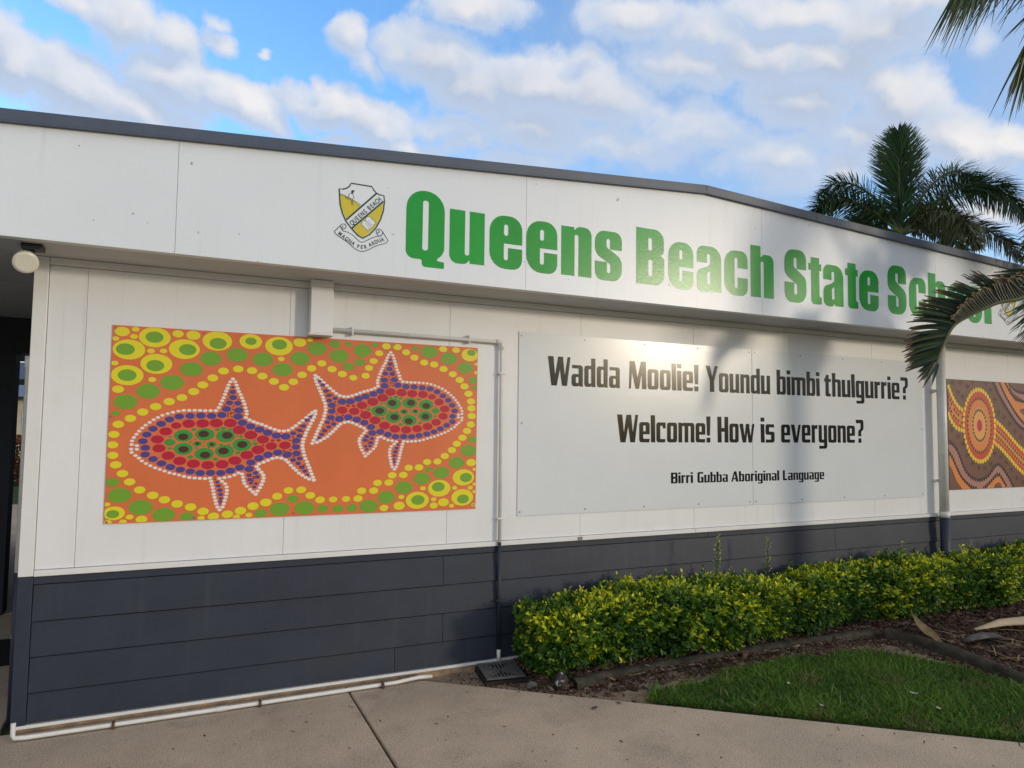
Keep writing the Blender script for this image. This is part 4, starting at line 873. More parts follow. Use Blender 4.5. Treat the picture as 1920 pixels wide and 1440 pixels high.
fp_ = thing('floor_pipe', 'white pipe lying on the concrete along the foot of the navy wall', 'pipe')
yp = -.135
MB().tube([(-.765, yp+.01, .10), (-.765, yp+.005, .035), (-.755, yp-.005, .022), (-.70, yp-.01, .020), (.2, yp-.01, .019), (.95, yp-.005, .019), (1.40, yp+.002, .019), (1.50, yp+.006, .026), (1.56, yp+.010, .028), (1.655, yp+.012, .022)], .0125, 14).build('pipe', M['pvc'], fp_, smooth=True)
MB().tube([(.27, yp-.01, .019), (.33, yp-.0095, .019)], .0150, 14).build('coupling', M['pvc'], fp_)
for x in (-.28, .52, 1.30):
    MB().box(x-.008, x+.008, yp-.034, yp+.014, .0005, .036).build('saddle', M['saddle'], fp_, bevel=.004)

# ---------------------------------------------------------------- drain grate
gr = thing('drain_grate', 'square dark grey slotted drain grate beneath the conduit', 'drain grate')
gm = Matrix.Translation((2.140, -.215, .022)) @ Matrix.Rotation(R(-8), 4, 'Z') @ Matrix.Rotation(R(3), 4, 'X')
def gbox(mb, x0, x1, y0, y1, z0=0, z1=.012, rz=0):
    m_ = gm @ Matrix.Rotation(rz, 4, 'Z')
    vs = [m_ @ Vector(p) for p in ((x0,y0,z0),(x1,y0,z0),(x1,y1,z0),(x0,y1,z0),(x0,y0,z1),(x1,y0,z1),(x1,y1,z1),(x0,y1,z1))]
    mb.add(vs, [(3,2,1,0),(4,5,6,7),(0,1,5,4),(1,2,6,5),(2,3,7,6),(3,0,4,7)])
h = .140
mb = MB()
gbox(mb, -h, h, -h, -h+.022); gbox(mb, -h, h, h-.022, h); gbox(mb, -h, -h+.022, -h+.022, h-.022); gbox(mb, h-.022, h, -h+.022, h-.022)
mb.build('rim', M['grate'], gr)
mb = MB(); gbox(mb, -h-.012, h+.012, -h-.012, h+.012, -.05, -.012); mb.build('pit', M['joint'], gr)
n = 9
for q in range(4):           # four triangles of bars meeting along the diagonals
    a = q*math.pi/2
    for i in range(n):
        t = -h+.026 + (2*h-.052)*(i+.5)/n
        L = abs(t)
        if h-.022-L < .006: continue
        mb = MB(); gbox(mb, t-.0045, t+.0045, L+.004, h-.022, .001, .0105, a)
        mb.build('bar', M['grate'], gr)
for a in (math.pi/4, -math.pi/4):
    mb = MB(); gbox(mb, -h*1.28, h*1.28, -.005, .005, .0, .0115, a); mb.build('diagonal_bar', M['grate'], gr)
# ---------------------------------------------------------------- kerbs and stones
def wobble_bar(name, pts, w_, h_, z0, m, parent=None):
    """low concrete edging with a rounded rough top"""
    P = [Vector((x, y, 0)) for x, y in resample(smooth(pts, 2), .05)]
    prof = [(-w_/2, -.06), (-w_/2, h_*.55), (-w_*.38, h_*.85), (-w_*.15, h_), (w_*.15, h_), (w_*.38, h_*.85), (w_/2, h_*.55), (w_/2, -.06)]
    vs = []; k = len(prof)
    for i, p in enumerate(P):
        t = (P[min(i+1, len(P)-1)]-P[max(i-1, 0)]).normalized(); n_ = Vector((-t.y, t.x, 0))
        for a, z in prof: vs.append(p + n_*(a + rnd.gauss(0, .0022)) + Vector((0, 0, z0 + z + rnd.gauss(0, .0022))))
    fs = [(i*k+j, i*k+j+1, (i+1)*k+j+1, (i+1)*k+j) for i in range(len(P)-1) for j in range(k-1)]
    fs += [tuple(range(k)), tuple(range((len(P)-1)*k+k-1, (len(P)-1)*k-1, -1))]
    return MB().add(vs, fs).build(name, m, parent, smooth=True)
kb = wobble_bar('hedge_kerb', [(2.50, -.62), (2.9, -.565), (3.6, -.555), (4.4, -.545), (5.1, -.57), (5.52, -.60)], .09, .058, -.01, M['kerb'])
tag(kb, 'low mossy concrete kerb along the foot of the yellow green hedge', 'kerb')
kb2 = wobble_bar('palm_bed_kerb', [(5.60, -.66), (5.66, -.95), (5.60, -1.35), (5.46, -1.85), (5.30, -2.4), (5.22, -3.0), (5.3, -3.8)], .10, .070, -.01, M['kerb'])
tag(kb2, 'dark rounded kerb between the grass and the palm bed', 'kerb')
def blob(name, c, s, m, sub=3, amp=.15, seed=1, parent=None):
    me = bpy.data.meshes.new(name); b = bmesh.new(); bmesh.ops.create_icosphere(b, subdivisions=sub, radius=1)
    q = random.Random(seed); ph = [q.uniform(0, 6) for _ in range(6)]
    for v in b.verts:
        p = v.co; k = 1 + amp*(math.sin(p.x*3+ph[0])*math.sin(p.y*3.3+ph[1]) + .6*math.sin(p.z*5+ph[2]+p.x*4) + .4*math.sin(p.y*8+ph[3])*math.sin(p.x*7+ph[4]))
        v.co = Vector((p.x*s[0]*k, p.y*s[1]*k, p.z*s[2]*k))
    b.to_mesh(me); b.free(); me.materials.append(m)
    for p in me.polygons: p.use_smooth = True
    o = bpy.data.objects.new(name, me); COL.objects.link(o); o.location = c
    if parent: o.parent = parent
    return o
tag(blob('rock', (2.405, -.60, .030), (.050, .055, .062), M['rock'], amp=.2, seed=4), 'small black rock with white lichen at the near end of the kerb', 'rock')
tag(blob('stone', (2.235, -.515, .008), (.040, .028, .024), M['rock2'], amp=.15, seed=8), 'flat grey stone lying in the soil between drain and rock', 'stone')

# ---------------------------------------------------------------- bark chips, litter
def scatter_chips(name, n, sampler, zf, size, cols, **p):
    V = np.zeros((n, 8, 3)); Cc = np.zeros((n, 8, 3))
    pts = sampler(n)
    L = nr.gamma(3.0, size/3.0, n)[:, None]; W_ = L*nr.uniform(.25, .55, (n, 1)); T = L*.10 + .0008
    th = nr.uniform(0, 2*np.pi, n); tl = nr.normal(0, .22, n); tr_ = nr.normal(0, .3, n)
    cube = np.array([(-1,-1,-1),(1,-.7,-1),(1,.8,-1),(-1,1,-1),(-1,-1,1),(1,-.7,1),(1,.8,1),(-1,1,1)], float)
    loc = cube[None]*np.stack([L[:, 0]/2, W_[:, 0]/2, T[:, 0]/2], 1)[:, None, :]
    loc += nr.normal(0, 1, loc.shape)*(L[:, None]*.05)
    x, y, z = loc[..., 0], loc[..., 1], loc[..., 2]
    y2 = y*np.cos(tr_)[:, None]-z*np.sin(tr_)[:, None]; z2 = y*np.sin(tr_)[:, None]+z*np.cos(tr_)[:, None]
    x3 = x*np.cos(tl)[:, None]-z2*np.sin(tl)[:, None]; z3 = x*np.sin(tl)[:, None]+z2*np.cos(tl)[:, None]
    X = x3*np.cos(th)[:, None]-y2*np.sin(th)[:, None]; Y = x3*np.sin(th)[:, None]+y2*np.cos(th)[:, None]
    V[..., 0] = X + pts[:, 0:1]; V[..., 1] = Y + pts[:, 1:2]; V[..., 2] = z3 + (zf(pts[:, 0], pts[:, 1]) + nr.uniform(0, .010, n))[:, None]
    ci = nr.integers(0, len(cols), n); Cc[:] = (np.array(cols)[ci]*nr.uniform(.6, 1.3, (n, 1)))[:, None, :]
    fc = np.array([(3,2,1,0),(4,5,6,7),(0,1,5,4),(1,2,6,5),(2,3,7,6),(3,0,4,7)])
    F = (np.arange(n)*8)[:, None, None] + fc[None]
    return np_mesh(name, V.reshape(-1, 3), F.reshape(-1, 4), Cc.reshape(-1, 3), M['chip'], **p)
brown = [(.085, .045, .028), (.12, .065, .04), (.05, .030, .022), (.16, .10, .07), (.07, .04, .03), (.20, .15, .11)]
def samp_rect(x0, x1, y0, y1): return lambda n: np.stack([nr.uniform(x0, x1, n), nr.uniform(y0, y1, n)], 1)
def bump_z(x, y): return np.where((y > -.55) & (x > 2.35), .025, -.018) 
scatter_chips('bark_mulch', 15000, samp_rect(2.30, 9.5, -.64, -.06), lambda x, y: np.where(y > -.57, .030, .008), .026, brown, kind='stuff')
def palmbed(n):
    out = []
    while len(out) < n:
        x = rnd.uniform(5.4, 9.5); y = rnd.uniform(-3.6, -.40)
        if x > kerb_x(y) + .03: out.append((x, y))
    return np.array(out)
scatter_chips('palm_bed_mulch', 24000, palmbed, lambda x, y: x*0+.028, .032, [(.06, .035, .025), (.09, .05, .035), (.035, .023, .018), (.11, .075, .055)], kind='stuff')
def strip(n):          # loose chips on the sandy strip in front of the kerb
    out = []
    while len(out) < n:
        x = rnd.uniform(2.0, 5.7); y = rnd.gauss(-.68, .07) if rnd.random() < .75 else rnd.uniform(-1.0, -.3)
        if rnd.random() < .35: y = rnd.uniform(-2.5, -.65); x = float(kerb_x(y)) - .05 - abs(rnd.gauss(0, .08))
        if y < edge_y(x) + .03 or y > -.62 and x > 2.5 or x > 5.62: continue
        out.append((x, y))
    return np.array(out)
scatter_chips('bark_chips', 4300, strip, lambda x, y: x*0-.020, .020, brown, kind='stuff')
def near(n):
    out = []
    while len(out) < n:
        x = rnd.uniform(1.75, 2.6); y = rnd.uniform(-.62, -.04)
        if y < edge_y(x) + .015 or (abs(x-2.14) < .15 and abs(y+.215) < .15): continue
        if rnd.random() < (x-1.7)/1.0: out.append((x, y))
    return np.array(out)
scatter_chips('gravel_and_bark_bits', 1300, near, lambda x, y: x*0-.020, .013, brown + [(.25, .22, .18)]*3, kind='stuff')
# a few crumbs on the path
def onpath(n):
    out = []
    while len(out) < n:
        x = rnd.uniform(-.3, 4.5); y = rnd.uniform(-3.0, -.2)
        if y < edge_y(x) - .02: out.append((x, y)) if rnd.random() < .5 or y > edge_y(x)-.15 else None
    return np.array(out)
scatter_chips('crumbs_on_path', 300, onpath, lambda x, y: x*0+.002, .008, brown, kind='stuff')
def dead_leaf(name, c, L, W_, a, m, label, curl=.3, cat='leaf', group=None):
    mb = MB(); vs = []; n_ = 6
    for i in range(n_+1):
        t = i/n_; wd = W_*math.sin(math.pi*min(max(t, .03), .985))**.7
        z = .004 + curl*L*(t-.5)**2
        x = (t-.5)*L
        for s in (-1, 0, 1):
            px, py, pz = x, s*wd/2, z + abs(s)*wd*.22
            vs.append((c[0]+px*math.cos(a)-py*math.sin(a), c[1]+px*math.sin(a)+py*math.cos(a), c[2]+pz))
    fs = [(i*3+j, i*3+j+1, (i+1)*3+j+1, (i+1)*3+j) for i in range(n_) for j in (0, 1)]
    o = mb.add(vs, fs).build(name, m, smooth=True); sol = o.modifiers.new('solid', 'SOLIDIFY'); sol.thickness = .0015
    tag(o, label, cat, group); return o
dead_leaf('dead_leaf', (2.42, -1.02, .001), .055, .024, .2, M['huskdark'], 'curled dark dead leaf lying on the path near the grass corner', cat='leaf')
dead_leaf('dead_leaf', (2.27, -.74, .001), .030, .016, 1.2, M['husk'], 'tiny brown leaf on the path just below the lichened rock')
dead_leaf('dead_leaf', (2.03, -1.02, .001), .018, .012, .6, M['shellw'], 'tiny pale flake in the middle of the path')
for (x, y, s, lb_) in ((3.83, -1.25, .038, 'small pale dry leaf on the grass nearest the hedge kerb'), (3.72, -1.62, .036, 'small pale dry leaf on the grass near the edge of the path'),
                       (4.45, -1.72, .055, 'largest pale dry leaf lying in the middle right of the grass'), (4.36, -1.95, .045, 'tan dry leaf on the grass below the largest pale one')):
    dead_leaf('fallen_leaf', (x, y, .026), s, s*.55, rnd.uniform(0, 3), M['shellw'], lb_, curl=.8)
# palm litter in the bed
def husk(name, pts, wd, m, label, cat, depth=.5):
    """boat shaped sheath: U section swept along a path"""
    P = [Vector(p) for p in pts]; k = 9; vs = []
    n_ = len(P)
    for i, p in enumerate(P):
        t = (P[min(i+1, n_-1)]-P[max(i-1, 0)]).normalized(); side = t.cross(Vector((0, 0, 1))).normalized(); upv = side.cross(t)
        w_ = wd[i]
        for j in range(k):
            a = math.pi*(j/(k-1))
            vs.append(p + side*math.cos(a)*w_ - upv*math.sin(a)*w_*depth)
    fs = [(i*k+j, i*k+j+1, (i+1)*k+j+1, (i+1)*k+j) for i in range(n_-1) for j in range(k-1)]
    o = MB().add(vs, fs).build(name, m, smooth=True); so = o.modifiers.new('solid', 'SOLIDIFY'); so.thickness = .006
    return tag(o, label, cat)
husk('palm_husk', [(5.86, -.72, .17), (5.85, -.78, .12), (5.83, -.85, .085), (5.79, -.93, .065), (5.73, -1.01, .06), (5.64, -1.12, .055)], [.008, .032, .050, .052, .032, .010], M['husk'], 'open boat shaped brown palm husk leaning against the hedge', 'palm husk')
husk('palm_husk', [(5.82, -1.19, .06), (5.92, -1.20, .08), (6.04, -1.215, .085), (6.16, -1.225, .075), (6.26, -1.23, .055)], [.01, .035, .042, .035, .010], M['huskdark'], 'small grey weathered husk lying on the dark mulch', 'palm husk', depth=-.7)
husk('palm_sheath', [(6.30, -.98, .050), (6.42, -1.00, .062), (6.58, -1.04, .085), (6.80, -1.12, .095), (7.1, -1.22, .095), (7.5, -1.35, .08)], [.010, .024, .050, .062, .060, .03], M['spathe'], 'long pale fallen palm sheath lying on the mulch by the right edge', 'palm sheath', depth=-.75)
mb = MB()
for _ in range(26):
    x = rnd.uniform(5.75, 6.9); y = rnd.uniform(-2.3, -1.1); a = rnd.uniform(0, 3.14); L = rnd.uniform(.08, .35)
    p = Vector((x, y, .045)); d = Vector((math.cos(a), math.sin(a), rnd.uniform(-.02, .12)))
    mb.tube([p, p+d*L*.5+Vector((0, 0, .01)), p+d*L], [.004, .005, .0015], 5, flat=.5)
mb.build('palm_litter', M['husk'], kind='stuff')

# ---------------------------------------------------------------- grass
GP = [(2.80, -1.02), (3.05, -.93), (3.45, -.88), (3.85, -.82), (4.35, -.80), (4.80, -.82), (5.10, -.93), (5.27, -1.2), (5.36, -1.5), (5.34, -1.85), (5.22, -2.4), (5.14, -3.0), (5.2, -3.7), (5.95, -3.62), (4.43, -2.385)]
def inpoly(x, y, P):
    c = False; j = len(P)-1
    for i in range(len(P)):
        xi, yi = P[i]; xj, yj = P[j]
        if (yi > y) != (yj > y) and x < (xj-xi)*(y-yi)/(yj-yi)+xi: c = not c
        j = i
    return c
MB().prism_xy([(2.86, -1.06)]+GP[1:12]+[(5.3, -3.1), (4.43, -2.42)], -.03, -.008).build('turf', M['turf'], kind=S)
def grass(n):
    bx_ = []
    while len(bx_) < n:
        x = rnd.uniform(2.75, 5.4); y = rnd.uniform(-3.1, -.75)
        e = .04*math.sin(x*9)+.03*math.sin(x*23+y*17)
        if y < edge_y(x) - .012 - .02*max(0, math.sin(x*31)+math.sin(x*13.7)): continue
        if not inpoly(x, y-e*.8 if y > edge_y(x)+.12 else y, GP): continue
        if math.sin(x*5.1+y*3.7)+math.sin(x*11-y*9) > 1.5 and rnd.random() < .6: continue
        bx_.append((x, y))
    B = np.array(bx_)
    patch = .5+.5*np.sin(B[:, 0]*4.3+B[:, 1]*2.7)*np.sin(B[:, 0]*2.1-B[:, 1]*6.1)
    h_ = nr.gamma(5, .0054, n)*(.75+.7*patch); h_[nr.random(n) < .02] *= 1.9; wd = nr.uniform(.0022, .0048, n); th = nr.uniform(0, 2*np.pi, n)
    lean = np.abs(nr.normal(.75, .35, n)); ph = nr.uniform(0, 2*np.pi, n)
    bz = np.full(n, -.012)
    dx, dy = np.cos(ph), np.sin(ph); sx_, sy_ = np.cos(th), np.sin(th)
    V = np.zeros((n, 6, 3))
    for k, (t, ww) in enumerate(((0, 1), (.55, .85), (1, .12))):
        off = lean*h_*t**1.6; zz = bz + h_*t*(1-.18*t*lean)
        for s, i in ((-1, 2*k), (1, 2*k+1)):
            V[:, i, 0] = B[:, 0] + dx*off + s*sx_*wd*ww; V[:, i, 1] = B[:, 1] + dy*off + s*sy_*wd*ww; V[:, i, 2] = zz
    F = (np.arange(n)*6)[:, None, None] + np.array([(0, 1, 3, 2), (2, 3, 5, 4)])[None]
    g1, g2, g3 = np.array((.030, .092, .012)), np.array((.14, .26, .03)), np.array((.24, .20, .09))
    m_ = np.clip(nr.random((n, 1))*.8 + .35*patch[:, None] - .12, 0, 1); c = g1*(1-m_)+g2*m_
    dry = nr.random(n) < .05+.30*(np.sin(B[:, 0]*6.3+1)*np.sin(B[:, 1]*7.7-B[:, 0]*2) > .72); c[dry] = g3*nr.uniform(.6, 1.1, (dry.sum(), 1))
    c = np.repeat(c[:, None, :], 6, 1)
    np_mesh('grass', V.reshape(-1, 3), F.reshape(-1, 4), c.reshape(-1, 3), M['grassb'], kind='stuff')
grass(85000)

# ---------------------------------------------------------------- hedge
hedge = thing('hedge', 'long clipped hedge of yellow green leaves along the foot of the navy wall', 'hedge')
def leaf_cloud(P, N, young, size, name, parent, nl=7, spread=.9):
    """P: shoot bases, N: shoot directions; each shoot carries a whorl of small folded leaves"""
    n = len(P); K = nl
    up_ = np.array([0, 0, 1.0]); a = np.cross(N, up_ + nr.normal(0, .3, (n, 3))); a /= np.linalg.norm(a, axis=1)[:, None]+1e-9
    b = np.cross(N, a)
    V = np.zeros((n, K, 5, 3)); Cc = np.zeros((n, K, 5, 3))
    for k in range(K):
        t = k/(K-1) if K > 1 else 0; an = k*2.4 + nr.uniform(0, 6.28, n)*.15 + nr.normal(0, .3, n)
        rad = a*np.cos(an)[:, None] + b*np.sin(an)[:, None]
        tilt = (.25+.9*t)*nr.uniform(.8, 1.3, n)
        d = rad*spread + N*tilt[:, None]; d += nr.normal(0, .15, d.shape); d /= np.linalg.norm(d, axis=1)[:, None]
        w_ = np.cross(d, N + nr.normal(0, .25, N.shape)); w_ /= np.linalg.norm(w_, axis=1)[:, None]+1e-9
        nn = np.cross(w_, d)
        L = (size*nr.uniform(.75, 1.25, n)*(1-.30*t))[:, None]; W_ = L*.26
        o = P + N*(t*size*1.25*nr.uniform(.8, 1.2, n))[:, None]
        V[:, k, 0] = o; V[:, k, 1] = o + d*L*.5 + w_*W_ + nn*W_*.45; V[:, k, 2] = o + d*L; V[:, k, 3] = o + d*L*.5 - w_*W_ + nn*W_*.45; V[:, k, 4] = o + d*L*.5
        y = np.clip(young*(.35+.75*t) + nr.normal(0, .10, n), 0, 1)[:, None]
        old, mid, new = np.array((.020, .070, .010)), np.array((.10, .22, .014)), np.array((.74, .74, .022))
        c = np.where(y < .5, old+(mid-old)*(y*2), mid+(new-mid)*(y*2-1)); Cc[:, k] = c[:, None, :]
    V = V.reshape(-1, 3); m_ = n*K
    F = (np.arange(m_)*5)[:, None, None] + np.array([(0, 1, 4), (1, 2, 4), (4, 2, 3), (0, 4, 3)])[None]
    return np_mesh(name, V, F.reshape(-1, 3), Cc.reshape(-1, 3), M['leaf'], parent, kind='stuff')
def hedge_profile(x):
    top = .425 + .028*np.sin(x*2.3) + .022*np.sin(x*6.1+1) + .014*np.sin(x*14.3)
    front = -.52 - .045*np.sin(x*1.9+.5) - .035*np.sin(x*5.3) - .018*np.sin(x*13.0)
    return top, front
def shoots(n, layer):
    x = nr.uniform(2.30, 9.6, n)**1.0
    x = 2.30 + (x-2.30)*nr.random(n)**.25 if False else x
    top, front = hedge_profile(x)
    back = -.10
    q = nr.random(n); P = np.zeros((n, 3)); N = np.zeros((n, 3))
    inset = layer*nr.uniform(.0, 1.0, n)
    fr = q < .50; tp = (q >= .50) & (q < .90); en = q >= .90
    # front face, rounded towards the top, tucked in at the foot
    z = .05 + (top-.05)*nr.random(n)**.85
    zz = (z-.05)/(top-.05)
    yf = front + .10*zz**6 + .13*(1-zz)**3 + inset + .022*np.sin(x*21+z*17)*np.sin(z*31+x*9)
    P[fr] = np.stack([x, yf, z], 1)[fr]; N[fr] = np.stack([nr.normal(0, .35, n), -np.ones(n)*.9, .25+zz*.6+nr.normal(0, .3, n)], 1)[fr]
    yt = front + (back-front)*nr.random(n)
    P[tp] = np.stack([x, yt, top - inset + .015*np.sin(x*19+yt*23)], 1)[tp]; N[tp] = np.stack([nr.normal(0, .3, n), -.25+nr.normal(0, .3, n), np.ones(n)], 1)[tp]
    xe = 2.36 + inset + .03*np.sin(z*25) + .10*np.abs((yt-(front+back)/2)/.25)**3
    P[en] = np.stack([xe, yt, z], 1)[en]; N[en] = np.stack([-np.ones(n)*.8, -.4+nr.normal(0, .3, n), .3+zz*.5], 1)[en]
    keep = np.ones(n, bool)
    P += nr.normal(0, .017, P.shape); P += N*(nr.gamma(1.2, .016, n)*(layer < .05))[:, None]
    # end rounding
    k = P[:, 0] < 2.50; P[k, 2] -= (2.50-P[k, 0])*.35*(P[k, 2]/.5)
    N /= np.linalg.norm(N, axis=1)[:, None]
    cl = .5+.5*np.sin(P[:, 0]*5.7+P[:, 2]*6+1.2)*np.sin(P[:, 0]*2.3+P[:, 1]*9+P[:, 2]*11)
    cl2 = .5+.5*np.sin(P[:, 0]*17+P[:, 2]*21)*np.sin(P[:, 0]*13-P[:, 2]*26+P[:, 1]*15)
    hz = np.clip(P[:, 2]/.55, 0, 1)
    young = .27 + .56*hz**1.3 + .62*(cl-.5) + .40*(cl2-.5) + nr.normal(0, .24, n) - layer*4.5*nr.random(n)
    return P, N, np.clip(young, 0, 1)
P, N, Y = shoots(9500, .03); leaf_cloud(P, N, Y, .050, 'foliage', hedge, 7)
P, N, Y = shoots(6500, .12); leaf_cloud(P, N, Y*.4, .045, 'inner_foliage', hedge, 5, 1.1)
# twiggy inside and upright stray shoots
for i in range(34):
    x = 2.5 + i*.21 + rnd.uniform(-.05, .05); y = rnd.uniform(-.42, -.25); mb = MB()
    mb.tube([(x, y, -.01), (x+rnd.uniform(-.03, .03), y, .16), (x+rnd.uniform(-.08, .08), y+rnd.uniform(-.05, .05), .40)], [.013, .010, .005], 7)
    for _ in range(3):
        z = rnd.uniform(.1, .3); mb.tube([(x, y, z), (x+rnd.uniform(-.12, .12), y+rnd.uniform(-.15, .10), z+.18)], [.006, .003], 5)
    mb.build('stem', M['twig'], hedge, smooth=True)
SP = [(2.415, -.38, .47, .10, -.10), (4.02, -.30, .58, .36, .12), (4.62, -.26, .58, .30, .10), (3.62, -.32, .54, .10, 0), (4.10, -.36, .54, .15, .3), (6.40, -.24, .52, .22, .1), (6.78, -.30, .52, .14, .6), (7.55, -.20, .52, .16, 0), (5.05, -.3, .55, .09, .1), (3.1, -.35, .54, .08, .2), (8.0, -.3, .52, .14, -.2), (2.75, -.3, .53, .09, .1)]
sp_p, sp_n, sp_y = [], [], []
for x, y, z, L, ln in SP + [(rnd.uniform(2.4, 9), rnd.uniform(-.5, -.2), .50, rnd.uniform(.03, .11), rnd.uniform(-.3, .3)) for _ in range(60)]:
    z -= .09
    tip = Vector((x+ln*L, y, z+L)); b_ = Vector((x, y, z-.10))
    MB().tube([b_, b_.lerp(tip, .6)+Vector((0, 0, .01)), tip], [.0025, .0018, .0008], 5).build('sprig', M['twig'], hedge)
    for k in range(int(L/.022)+3):
        t = k/(int(L/.022)+2); p = b_.lerp(tip, .35+.65*t)
        for s in (-1, 1):
            sp_p.append(tuple(p)); sp_n.append((s*.8*(1-t*.5), rnd.uniform(-.5, .3), .35+t)); sp_y.append(.8)
NN = np.array(sp_n); NN /= np.linalg.norm(NN, axis=1)[:, None]
leaf_cloud(np.array(sp_p), NN, np.array(sp_y), .026, 'sprig_leaves', hedge, 2, .3)

# ---------------------------------------------------------------- palms
def bez(pts, n):
    """Catmull-Rom through the given points"""
    P = [Vector(p) for p in pts]; P = [P[0]*2-P[1]] + P + [P[-1]*2-P[-2]]; out = []
    segs = len(P)-3
    for i in range(n):
        u = i/(n-1)*segs; k = min(int(u), segs-1); t = u-k
        a, b, c, d = P[k:k+4]
        out.append(.5*((2*b) + (c-a)*t + (2*a-5*b+4*c-d)*t*t + (3*b-a-3*c+d)*t**3))
    return out
def leaflet(mb, base, d, nrm_, L, W_, droop, col, tipcol, segs=4, taper=.8, jag=False):
    side = d.cross(nrm_).normalized(); n2 = side.cross(d).normalized()
    vs = []; cs = []
    for i in range(segs+1):
        t = i/segs
        p = base + d*(L*t) + Vector((0, 0, -1))*(droop*L*t*t)
        wd = W_*(.35+.65*min(1, t*5))*(1 - max(0, (t-.35)/.65)**1.6*taper)
        vs += [p + side*wd*.5 + n2*wd*.18, p, p - side*wd*.5 + n2*wd*.18]
        k = max(0, (t-.78)/.22) if tipcol else 0
        c = tuple(col[j]*(1-k) + (tipcol[j] if tipcol else 0)*k for j in range(3)); cs += [c]*3
    fs = [(i*3+j, i*3+j+1, (i+1)*3+j+1, (i+1)*3+j) for i in range(segs) for j in (0, 1)]
    o = len(mb.v); mb.v += [tuple(v) for v in vs]; mb.f += [tuple(i+o for i in f) for f in fs]; mb.m += [0]*len(fs); mb.c += cs
def palm_col(k=0): 
    b = rnd.choice([(.028, .075, .026), (.038, .095, .030), (.024, .060, .030), (.055, .11, .028)])
    return tuple(x*rnd.uniform(.75, 1.25) for x in b)
def frond(parent, pts, nl, L, W_, plume=0.0, droop=.25, fwd=.6, r0=.022, color=None, tip=(.13, .075, .035), bare=.18, seed=0, lens=None, tipfrac=.35):
    """pinnate frond; plume > 0 sets leaflets at many angles round the rachis"""
    C_ = bez(pts, 26); mb = MB()
    mb.tube(C_, [r0*(1-.85*i/25)+.002 for i in range(26)], 8, col=(.10, .13, .045))
    total = sum((b-a).length for a, b in zip(C_[:-1], C_[1:]))
    for i in range(nl):
        t = bare + (1-bare)*(i+.5)/nl
        u = t*25; k = min(int(u), 24); p = C_[k].lerp(C_[k+1], u-k); T = (C_[k+1]-C_[k]).normalized()
        side = T.cross(Vector((0, 0, 1)))
        if side.length < .05: side = T.cross(Vector((1, 0, 0)))
        side.normalize(); upv = side.cross(T).normalized()
        for s in (-1, 1):
            rows = 1 if plume == 0 else rnd.choice((2, 3))
            for _ in range(rows):
                phi = (.35+rnd.gauss(0, .12)) if plume == 0 else rnd.uniform(-1.2, 1.35)*plume
                out = side*s*math.cos(phi) + upv*math.sin(phi)
                f_ = fwd + .5*max(0, (t-.7)/.3) + rnd.gauss(0, .08)
                d = (out + T*f_).normalized()
                ll = L*(math.sin(math.pi*min(.97, (t*.86+.12)))**.6)*rnd.uniform(.85, 1.1)
                leaflet(mb, p, d, upv if abs(d.dot(upv)) < .9 else T, ll, W_*rnd.uniform(.8, 1.15), droop*rnd.uniform(.6, 1.4), color or palm_col(), tip if rnd.random() < tipfrac else None, 4)
    return mb.build('frond', M['palm'], parent)
def trunk(parent, x, y, z0, z1, r, shaft=.7):
    mb = MB(); n = 40
    P = [Vector((x, y, z0+(z1-z0)*i/n)) for i in range(n+1)]
    mb.tube(P, [r*(1.25-.35*min(1, i/10))*(1+.03*(i % 2)) for i in range(n+1)], 18)
    mb.build('trunk', M['trunk'], parent, smooth=True)
    MB().tube([(x, y, z1), (x, y, z1+shaft*.3), (x, y, z1+shaft*.8), (x, y, z1+shaft)], [r*.95, r*1.05, r*.75, r*.4], 18).build('crownshaft', M['shaft'], parent, smooth=True)

# palm behind the roof
pb = thing('palm_tree', 'bushy foxtail palm with one upright frond rising behind the roof', 'palm tree', group='palms around the building')
c = Vector((11.45, 3.29, 5.25))
trunk(pb, c.x, c.y, -.03, 4.25, .14, .9)
def rel(base, az, pts): return [base + Vector((math.cos(az)*r_, math.sin(az)*r_, z)) for r_, z in pts]
RX_ = math.atan2(rr.y, rr.x)      # direction of picture-right on the ground
frond(pb, [c, c+Vector((-.03, 0, .7)), c+Vector((-.06, -.02, 1.3)), c+Vector((-.02, 0, 1.85))], 150, .66, .021, plume=1.0, droop=.08, fwd=.95, bare=.04, r0=.03)
MB().tube([c+Vector((0, 0, .8)), c+Vector((.02, 0, 1.4)), c+Vector((.045, 0, 2.08))], [.02, .012, .003], 6).build('spear', M['shaft'], pb)
frond(pb, rel(c, RX_, [(0, 0), (.55, .55), (1.2, .92), (1.75, .85), (2.20, .35)]), 150, .52, .023, plume=1.0, droop=.30, fwd=.7, bare=.1, r0=.03)
frond(pb, rel(c, RX_+3.14, [(0, 0), (.5, .42), (1.0, .62), (1.40, .52), (1.62, .22)]), 130, .46, .023, plume=1.0, droop=.25, fwd=.7, bare=.1, r0=.03)
frond(pb, rel(c, RX_+2.6, [(0, 0), (.5, .25), (1.0, .30), (1.4, .10), (1.6, -.2)]), 85, .36, .030, plume=1.0, droop=.3, fwd=.7, bare=.1, r0=.03, color=(.055, .085, .022))
frond(pb, rel(c, RX_-.3, [(0, 0), (.5, .15), (1.0, .12), (1.5, -.15), (1.8, -.55)]), 95, .38, .030, plume=1.0, droop=.3, fwd=.7, bare=.1, r0=.03, color=(.075, .075, .028), tipfrac=.7)
frond(pb, rel(c, RX_+.5, [(0, 0), (.5, .30), (1.1, .38), (1.6, .15), (1.9, -.3)]), 95, .40, .030, plume=1.0, droop=.3, fwd=.7, bare=.1, r0=.03)
